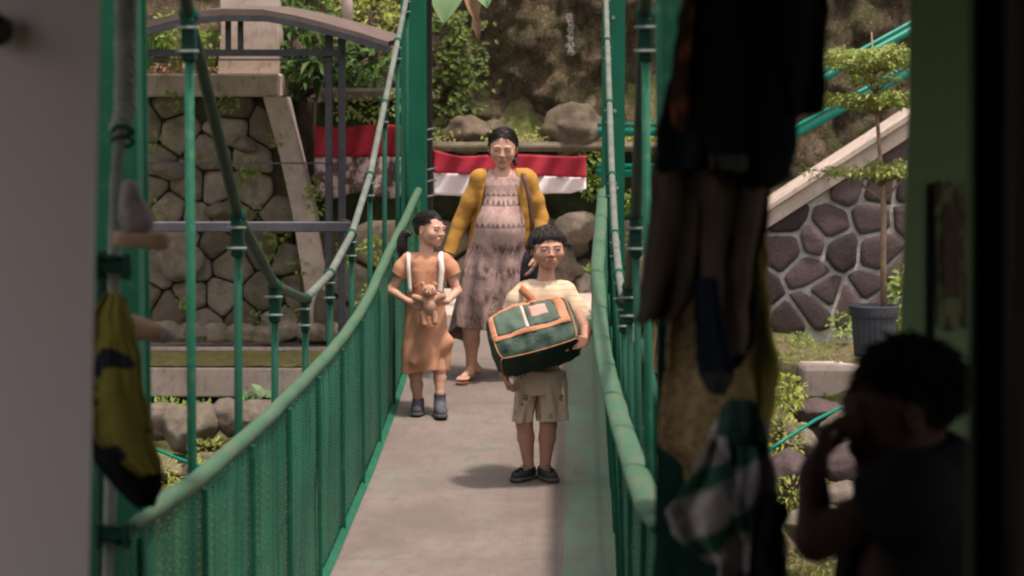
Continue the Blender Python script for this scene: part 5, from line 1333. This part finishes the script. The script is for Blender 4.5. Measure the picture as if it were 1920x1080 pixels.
S.add(wrinkle(51, .002, 40)); S.add(crease(53, .007, 26, zs=.9)); S.shell(.009)
fx0, fx1 = L(913, 0).x, L(967, 0).x
def front(x, y, z):
    t = np.clip((1.28 - z) / .5, 0, 1); a = fx0 - .09 * t - .02 * t * t; b = fx1 + .075 * t
    return np.where(y < .03, np.minimum(x - a, b - x), -1.0)
S.cut(front); S.cut(lambda x, y, z: Z(470) + .03 * np.sin(x * 9) - z)
S.cap(L(943, 312, -.0), L(943, 324, -.03), .060, .072, .005, True)
d = Vector((-.35, 0, -1)).normalized(); S.cut(lambda x, y, z, p=L(843, 474): np.where(x < -.2, (x - p.x) * d.x + (z - p.z) * d.z, -1.0))
S.build('cardigan', mcd, wo)
# sandals
msd = simple('tan_leather', (.34, .17, .10), .7)
S = SDF((-.34, -.28, -.02), (.0, .14, .14), .004); S.chain([L(898, 703, .05), L(880, 710, -.03), L(866, 713, -.13)], [.034, .032, .042], .02)
S.plane((0, 0, L(880, 711, -.03).z - .005), (-.1, .12, 1)); S.build('sandal', msd, wo)
# shoulder bag
hb = root('shoulder_bag', tuple(wo_o + L(995, 500, -.02)), 'dark handbag on a brown strap at the woman\'s hip behind the boy', 'handbag'); hbo = ORG[hb.name]
S = SDF((-.14, -.1, -.18), (.14, .1, .16), .005); S.ell((0, 0, 0), (.085, .05, .11), None, .01); S.cap((-.04, 0, -.06), (.04, 0, -.06), .05, .05, .03); S.add(wrinkle(7, .004, 40)); S.build('bag_body', simple('navy_leather', (.018, .016, .026), .6), hb)
P_, _ = resample([wo_o + L(*q) - hbo for q in ((975, 322, .10), (978, 318, .03), (983, 330, -.09), (992, 370, -.135), (998, 420, -.13), (1000, 470, -.07))], 24)
mb = MB(); mb.grid([[p - Vector((.014, 0, 0)), p + Vector((.014, -.004, 0))] for p in P_]); solidify(mb.build('strap', simple('brown_leather', (.10, .045, .03), .6), hb, smooth=True, local=True), .006)
# =================================================================== foreground: the dark shelter the camera looks out of
mwall = simple('grey_painted_board', (.30, .262, .272), .8, .06, 2.2, bs=5, bst=.12, bd=.01, spec=.15)
mo_w = Mat('grey_board', .8, .2); _a = mo_w.noise(7, 4, .6, vec=mo_w.mapping((1, 1, .04))); _b = mo_w.noise(3, 5)
_c = mo_w.mix(_a, (.54, .45, .475), (.64, .55, .58)); _sc = mo_w.ramp(mo_w.noise(24, 5, .7, vec=mo_w.mapping((1, 1, .35), loc=(3, 3, 3))), [(.66, 0), (.72, .5)])
mo_w.col(mo_w.mix(_sc, _c, (.16, .15, .2))); mo_w.bump(_a, .3, .004)
YP = 3.9
r = root('shed_wall', W(90, 1080, YP), 'mauve-grey painted board wall edge filling the left side of the view', 'wall')
def slabw(pts, Y, depth, nm, mat, parent=None, origin=None):
    mb = MB(); slab(mb, pts, Y, depth); return mb.build(nm, mat, parent, origin)
slabw([(-700, -300), (191, -300), (184, 0), (173, 500), (163, 1080), (155, 1500), (-700, 1500)], YP, .02, 'board', mo_w.m, r)
MB().tube([W(-12, 55, YP - .02), W(0, 58, YP - .05), W(6, 60, YP - .05)], [.03, .026, .012], 10).build('hook', simple('black_iron', (.02, .02, .022), .5), r, smooth=True)
# hanging cloth helper: rows of (py, xleft, xright); builds one draped sheet with real folds
def drape(name, rows, Y, mat, parent, amp=.03, freq=9, seed=0, nu=46, nv=60, thick=.004, twist=0.0):
    ys = [a[0] for a in rows]; G = []
    for j in range(nv + 1):
        py = ys[0] + (ys[-1] - ys[0]) * j / nv; xl = np.interp(py, ys, [a[1] for a in rows]); xr = np.interp(py, ys, [a[2] for a in rows]); r_ = []
        e = 5 * nz(py * .02, seed, 3); e2 = 5 * nz(py * .02, seed, 8)
        for i in range(nu + 1):
            u = i / nu; px = (xl + e) + (xr + e2 - xl - e) * u
            z = W(px, py, Y)
            f = amp * (sin(u * freq * 2 + seed + .004 * py + 1.3 * nz(u * 2, py * .003, seed)) * .6 + .5 * nz(u * freq * .6, py * .006, seed) + twist * (u - .5))
            edge = 1 - abs(2 * u - 1) ** 6
            p = W(px, py + (12 * nz(u * 3, seed, 4) if j in (nv,) else 0), Y + f * (.4 + .6 * edge)); r_.append(p)
        G.append(r_)
    o = MB().grid(G).build(name, mat, parent, origin=W(rows[0][1], rows[0][0], Y) if parent is None else None, smooth=True); solidify(o, thick); return o
def cloth(name, c, var=.25, rough=.95, scale=6, c2=None): return simple(name, c, rough, var, scale, bs=150, bst=.3, bd=.002, c2=c2, spec=.04)
YC = 4.35
m_black = cloth('black_cloth', (.008, .009, .011)); m_navy = cloth('navy_cloth', (.012, .016, .026)); m_brown = cloth('brown_cloth', (.085, .062, .048))
m_teal = cloth('dark_teal_cloth', (.012, .045, .035)); m_olive = cloth('olive_cloth', (.13, .11, .03))
mbt = Mat('brown_batik', .95, .1); _v = mbt.vor(26, vec=mbt.mapping((1, 1, .7))); mbt.col(mbt.mix(mbt.ramp(_v, [(.2, 0), (.45, 1)]), (.16, .045, .02), (.022, .014, .012)))
mgd = Mat('gold_batik', .95, .1); _v = mgd.vor(85); _v2 = mgd.noise(30, 4)
mgd.col(mgd.mix(mgd.ramp(_v, [(.22, 0), (.36, 1)]), (.075, .045, .02), mgd.mix(_v2, (.40, .28, .15), (.50, .36, .19)))); mgd.bump(mgd.noise(200, 2), .3, .002)
mpl = Mat('plaid_cotton', .95, .1); _p = mpl.mapping((1, 1, 1), rot=(0, .42, 0)); _s = mpl.sep(_p)
def stripe(ax, fr, lo): return mpl.math('GREATER_THAN', mpl.math('SINE', mpl.math('MULTIPLY', _s[ax], fr)), lo)
_c = mpl.mix(stripe(2, 56, .3), (.50, .45, .47), (.035, .12, .085)); _c = mpl.mix(mpl.math('MULTIPLY', stripe(0, 60, .72), .6), _c, (.03, .06, .05)); _c = mpl.mix(mpl.math('MULTIPLY', stripe(2, 168, .88), .6), _c, (.45, .4, .42))
mpl.col(_c); mpl.bump(mpl.noise(200, 2), .3, .002)
def garment(name, label, cat, Y, py=0, px=1350): return root(name, W(px, py, Y), label, cat, 'washing hung from the line at the right')
# the line itself
o = MB().tube([W(1100, -148, YC + .02), W(1400, -142, YC), W(1720, -148, YC)], .006, 8).build('clothes_line', m_black, origin=W(1400, -142, YC)); tagset(o, 'cord strung across the shelter opening above the frame, carrying the washing', 'clothes line')
g = garment('trousers', 'dark brown wide trousers hanging behind the black jacket', 'trousers', YC + .05)
drape('left_leg', [(-150, 1300, 1345), (0, 1290, 1345), (150, 1262, 1345), (240, 1228, 1345), (300, 1226, 1330), (450, 1212, 1325), (560, 1198, 1300), (604, 1190, 1262)], YC + .05, m_brown, g, .03, 4, 1)
drape('right_leg', [(-150, 1330, 1440), (240, 1325, 1440), (330, 1318, 1440), (500, 1316, 1408), (620, 1312, 1402), (668, 1340, 1396)], YC + .02, m_brown, g, .03, 4, 2)
g = garment('cardigan', 'dark knitted cardigan sleeve and body hanging lowest in the middle, black cuff', 'cardigan', YC + .0)
drape('body', [(280, 1312, 1450), (420, 1308, 1442), (520, 1300, 1412), (600, 1306, 1415), (640, 1310, 1415), (690, 1318, 1385)], YC + .06, m_black, g, .03, 3, 6)
drape('sleeve', [(520, 1300, 1345), (640, 1304, 1362), (700, 1310, 1378), (738, 1328, 1362)], YC - .03, m_navy, g, .02, 2, 7)
drape('cuff', [(700, 1318, 1372), (738, 1330, 1360)], YC - .05, cloth('grey_rib', (.05, .05, .055)), g, .012, 3, 8)
g = garment('jacket', 'big black jacket hanging at the top of the washing, hem and sleeve ragged', 'jacket', YC - .02)
drape('body', [(-150, 1300, 1500), (0, 1300, 1498), (120, 1302, 1496), (260, 1320, 1494), (330, 1336, 1482), (352, 1400, 1452)], YC - .02, m_black, g, .04, 4, 3)
drape('sleeve', [(-150, 1470, 1545), (0, 1470, 1551), (100, 1478, 1547), (170, 1480, 1549), (214, 1486, 1545)], YC - .05, m_black, g, .03, 2, 4)
g = garment('long_shirt', 'navy black long shirt with a pale inner seam hanging beside the brown batik', 'shirt', YC + .01)
drape('body', [(-150, 1310, 1345), (0, 1292, 1345), (150, 1256, 1345), (250, 1234, 1350), (318, 1232, 1345)], YC + .01, m_navy, g, .035, 4, 5)
drape('hem', [(290, 1330, 1400), (318, 1332, 1402)], YC - .04, cloth('grey_hem', (.06, .055, .05)), g, .012, 2, 6)
g = garment('batik_cloth', 'rust-brown batik cloth hanging at the upper left of the washing', 'cloth', YC - .04)
drape('body', [(-150, 1294, 1318), (0, 1278, 1318), (120, 1260, 1316), (190, 1256, 1310), (245, 1258, 1304)], YC - .04, mbt.m, g, .03, 3, 9)
g = garment('gold_batik_dress', 'speckled gold batik dress hanging below the trousers', 'dress', YC + .12)
drape('body', [(-150, 1330, 1430), (300, 1262, 1430), (540, 1258, 1442), (600, 1256, 1446), (700, 1248, 1462), (760, 1240, 1454), (843, 1234, 1440), (860, 1285, 1430), (945, 1290, 1400)], YC + .12, mgd.m, g, .03, 5, 10)
g = garment('olive_shirt', 'olive yellow shirt hanging at the right edge of the gold dress', 'shirt', YC + .09)
drape('body', [(-150, 1385, 1432), (400, 1392, 1424), (520, 1404, 1432), (620, 1408, 1448), (700, 1412, 1462), (760, 1420, 1452), (815, 1420, 1436)], YC + .09, m_olive, g, .02, 2, 11)
g = garment('teal_sarong', 'very dark teal cloth hanging lowest on the left of the washing', 'cloth', YC + .2)
drape('body', [(-150, 1330, 1440), (0, 1310, 1440), (240, 1240, 1440), (840, 1229, 1440), (950, 1228, 1455), (1200, 1224, 1460)], YC + .2, m_teal, g, .03, 4, 12)
g = garment('plaid_shirt', 'green and white plaid shirt draped in front at the bottom of the washing', 'shirt', YC - .16, 760, 1390)
drape('collar', [(748, 1368, 1408), (766, 1352, 1424), (800, 1345, 1432), (835, 1342, 1436)], YC - .2, cloth('green_grey', (.035, .075, .06)), g, .03, 2, 13)
drape('front', [(790, 1340, 1434), (850, 1330, 1444), (900, 1316, 1456), (960, 1300, 1464), (1020, 1345, 1474), (1080, 1350, 1478), (1200, 1350, 1480)], YC - .16, mpl.m, g, .05, 5, 14)
drape('sleeve', [(820, 1332, 1362), (900, 1290, 1372), (960, 1250, 1366), (1000, 1262, 1362), (1055, 1330, 1360)], YC - .24, mpl.m, g, .03, 3, 15)
g = garment('black_bundle', 'black cloth bundle hanging below the plaid shirt by the man', 'cloth', YC - .1, 940, 1440)
drape('body', [(940, 1428, 1470), (960, 1420, 1482), (990, 1415, 1468), (1080, 1400, 1470), (1200, 1380, 1470)], YC - .28, m_black, g, .03, 3, 16)
# near-left hangings
mys = Mat('yellow_black_cloth', .9, .15); _w = mys.noise(8.5, 2, .5, vec=mys.mapping((.8, 1, 1.5), rot=(0, .5, 0), loc=(1.7, 0, .4)))
_wz = mys.sep()[2]
mys.col(mys.mix(mys.ramp(_w, [(.40, 0), (.43, 1)]), (.012, .012, .018), mys.mix(mys.noise(5, 3), (.10, .09, .018), (.17, .15, .03))))
YY = 5.05
g = root('yellow_shirt', W(225, 550, YY), 'yellow shirt with black bands hanging over the near bridge rope at the left', 'shirt')
drape('body', [(548, 198, 225), (565, 190, 238), (600, 170, 250), (680, 168, 262), (760, 168, 276), (830, 180, 292), (872, 235, 302), (890, 262, 303)], YY, mys.m, g, .03, 3, 17)
drape('black_lining', [(640, 150, 200), (760, 160, 235), (810, 170, 262), (860, 175, 300), (915, 215, 306), (952, 255, 288)], YY + .04, m_black, g, .03, 3, 18)
def oldshoe(px, py, Y, label, w_, rz, up=True):
    r = root('worn_shoe', W(px, py, Y), label, 'shoe'); o = ORG[r.name]; k = 1 / scl(Y); S = SDF((-.08, -.06, -.09), (.10, .06, .13), .004)
    tan = simple('tan_sole', (.30, .19, .13), .85, .25, 18); gr = simple('grey_mauve_canvas', (.17, .14, .15), .9, .3, 25, c2=(.26, .22, .23))
    if up:
        S.ell((-.005, 0, -.0), (.038, .034, .045), None, .02); S.cap((-.018, 0, .02), (-.022, 0, .075), .03, .022, .02); S.plane((0, 0, -.022), (0, 0, -1)); S.build('upper', gr, r)
        S = SDF((-.08, -.06, -.09), (.10, .06, .13), .004); S.cap((-.03, 0, -.04), (.035, 0, -.045), .034, .036, .02); S.plane((0, 0, -.024), (0, 0, 1)); S.plane((0, 0, -.062), (-.1, 0, -1)); S.build('sole', tan, r)
    else:
        S.cap((-.06, 0, .008), (.025, 0, -.004), .036, .022, .02); S.build('upper', tan, r)
        MB().ball((.045, 0, -.012), (.016, .018, .02)).build('toe_cap', gr, r, smooth=True, local=True)
oldshoe(262, 415, 5.3, 'worn grey canvas shoe with a tan sole wedged behind the near rope', 1, 0)
oldshoe(272, 618, 5.35, 'tan shoe poking out to the right behind the yellow shirt', 1, 0, False)

# green posts and dark walls at the right
YD = 4.75
mgw = Mat('dull_green_board', .85, .15); _a = mgw.noise(6, 5, .6, vec=mgw.mapping((1, 1, .15))); mgw.col(mgw.mix(_a, (.13, .20, .11), (.19, .27, .16))); mgw.bump(mgw.noise(60, 4, .7, vec=mgw.mapping((1, 1, .2))), .3, .003)
g = root('green_post', W(1760, 1080, YD), 'dull green painted post with worn bare patch and a dark groove, behind the seated man', 'post')
slabw([(1709, -200), (1838, -200), (1838, 1500), (1680, 1500), (1690, 600), (1706, 200)], YD, .02, 'board', mgw.m, g)
slabw([(1740, 345), (1754, 345), (1752, 640), (1738, 640)], YD - .004, .004, 'groove', m_black, g)
mwn = Mat('worn_wood', .9, .1); mwn.col(mwn.mix(mwn.ramp(mwn.noise(30, 6, .7, vec=mwn.mapping((1, 1, .5))), [(.45, 0), (.56, 1)]), (.06, .045, .035), (.15, .17, .10)))
slabw([(1752, 350), (1762, 338), (1772, 356), (1784, 340), (1796, 352), (1812, 344), (1812, 618), (1798, 606), (1786, 622), (1760, 612), (1756, 500)], YD - .0045, .0045, 'bare_patch', mwn.m, g)
slabw([(1768, 400), (1800, 396), (1802, 560), (1770, 556)], YD - .008, .003, 'hinge_plate', m_brown, g)
g = root('door_jamb', W(1850, 1080, 2.6), 'very dark green door jamb at the right edge of the view', 'door jamb')
slabw([(1822, -400), (1886, -400), (1886, 1900), (1822, 1900)], 2.6, .012, 'board', simple('dark_green_board', (.014, .034, .014), .85, .3, 5), g)
m_int = simple('dark_boards', (.018, .015, .013), .9, .3, 5)
def inner(name, c, d, label, cat, mat=m_int):
    o = MB().box(c, d, None, .01).build(name, mat, origin=c); tagset(o, label, cat); return o
xr = W(1884, 540, 2.6).x
inner('side_wall', (xr + .07, 1.2, 1.4), (.12, 3.4, 2.3), 'black shadowed side wall at the far right of the view', 'wall')
inner('side_wall', (W(1838, 0, YD).x + .8, YD + .1, 1.4), (1.6, .16, 2.3), 'dark wall beyond the green post closing the shelter front', 'wall')
inner('back_wall', (.45, -2.26, 1.4), (4.0, .1, 2.3), 'dark back wall behind the camera', 'wall')
inner('side_wall', (-1.5, .0, 1.4), (.1, 4.4, 2.3), 'unseen dark left wall added beside the camera to block light', 'wall')  # unseen wall added to keep light from the left off the man
inner('roof', (.45, 1.6, 2.62), (4.0, 7.7, .08), 'unseen dark sheet roof over the camera, extended to cut sky light', 'roof')  # out of view; lowered and stretched forward to keep sky light off the man
o = MB().box((-.1, 1.2, .24), (4.8, 7.0, .12)).build('shelter_floor', m_int); o['kind'] = 'structure'
inner('bench', (.75, 3.95, .69), (.9, .42, .06), 'low dark bench the silhouetted man sits on', 'bench')
for xx in (.4, 1.1):
    pass

# =================================================================== the man in silhouette, seated side-on
YM = 4.0
p = W(1720, 1500, YM); mr_ = root('person', (p.x, YM, .30), 'dark silhouetted man seated side-on at the right, hand raised to his mouth', 'person'); mo_ = ORG[mr_.name]
L = lambda x, y, d=0.0: W(x, y, YM + d) - mo_
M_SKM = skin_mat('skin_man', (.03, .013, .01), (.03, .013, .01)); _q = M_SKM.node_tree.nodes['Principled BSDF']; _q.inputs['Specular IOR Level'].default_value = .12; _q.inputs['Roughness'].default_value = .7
hM = Head(L(1682, 768), .232, rot(-1.42, .10, .0), 1.05, .0, 1.0, 1.0, 1.15)
S = SDF((-.36, -.28, -.02), (.42, .32, 1.38), .006)
hM.add(S)
S.chain([hM.P(0, .10, -.2), L(1722, 880), L(1732, 930)], [.056, .058, .075], .02)
hip = Vector((L(1745, 0).x, 0, .52))
S.chain([L(1726, 950), L(1728, 1100), hip], [.10, .125, .14], .04); S.chain([L(1712, 935, -.17), L(1738, 935, .17)], [.065, .065], .04)
S.chain([L(1706, 935, -.19), L(1530, 1012, -.16), L(1524, 892, -.08)], [.052, .036, .026], .012)
hand(S, L(1524, 890, -.08), (.30, .15, 1), (1, -.1, -.1), 1, .155, (.7, .8, .85, .9), .06, (.6, .5))
S.chain([L(1745, 940, .2), Vector((L(1640, 0).x, .22, .72)), Vector((L(1530, 0).x, .12, .62))], [.05, .038, .027], .012); hand(S, Vector((L(1530, 0).x, .12, .61)), (-1, 0, -.2), (0, 0, -1), 1, .17)
for dy in (-.11, .11):
    kn = Vector((hip.x - .42, dy, .50)); an = Vector((hip.x - .40, dy, .07)); S.chain([Vector((hip.x, dy, .50)), kn], [.095, .065], .02); S.chain([kn, an], [.058, .036], .02); S.chain([an, an + Vector((-.13, 0, -.03))], [.038, .03], .02)
S.cut(lambda x, y, z: .005 - z)
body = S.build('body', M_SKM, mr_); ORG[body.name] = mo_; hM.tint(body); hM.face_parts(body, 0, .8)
S = SDF(hM.c - Vector((.2, .2, .2)), hM.c + Vector((.2, .2, .22)), .005)
S.ell(hM.P(0, .12, .16), (.39 * hM.H, .44 * hM.H, .40 * hM.H), hM.R, .01); S.ell(hM.P(0, -.38, -.18), (.35 * hM.H, .25 * hM.H, .42 * hM.H), hM.R, .02, True); S.ell(hM.P(0, -.02, -.55), (.5 * hM.H, .36 * hM.H, .36 * hM.H), hM.R, .02, True)
S.add(wrinkle(77, .004, 80)); M_HM = simple('matt_black_hair', (.006, .005, .005), .9, .3, 40, spec=.05); hair = S.build('hair', M_HM, mr_); ORG[hair.name] = mo_
mb = MB(); locks(mb, hM, 900, 6, (.08, .16), .011, lambda v, r: v.z > .1 or v.y > .2, lift=.25, jitter=.8, grav=.15, cen=(0, .12, .16), rad=(.38, .43, .39)); mb.build('hair_locks', M_HM, hair, smooth=True, local=True)
S = SDF((-.34, -.32, .30), (.40, .36, 1.16), .006)
S.chain([L(1728, 955), L(1730, 1100), hip], [.125, .15, .155], .05); S.chain([L(1712, 935, -.19), L(1742, 935, .2)], [.078, .078], .05)
S.chain([L(1706, 935, -.2), L(1640, 965, -.185)], [.07, .066], .03); S.cap(L(1745, 900), L(1748, 1000), .09, .12, .04)
S.add(wrinkle(63, .006, 22)); S.shell(.01); S.cap(L(1716, 860), L(1722, 905), .075, .075, .01, True); d = (L(1536, 1010, -.16) - L(1706, 935, -.19)).normalized(); q_ = L(1628, 970, -.18)
S.cut(lambda x, y, z: np.where((x < q_.x + .06) & (y < -.06), (x - q_.x) * d.x + (y - q_.y) * d.y + (z - q_.z) * d.z, -1.0))
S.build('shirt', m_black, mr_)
0 and MB().tube([L(1724, 835 + 40 * i, -.235 - .0 * i) for i in range(8)], .004, 6).build('piping', simple('teal_cord', (.02, .10, .09), .7), mr_, local=True)
S = SDF((hip.x - .55 - 0, -.24, -.02), (hip.x + .2, .26, .68), .007)
S.cap(hip + Vector((0, -.05, .0)), hip + Vector((0, .05, 0)), .16, .16, .03)
for dy in (-.11, .11): S.chain([Vector((hip.x, dy, .50)), Vector((hip.x - .42, dy, .50)), Vector((hip.x - .41, dy, .2))], [.11, .08, .065], .02)
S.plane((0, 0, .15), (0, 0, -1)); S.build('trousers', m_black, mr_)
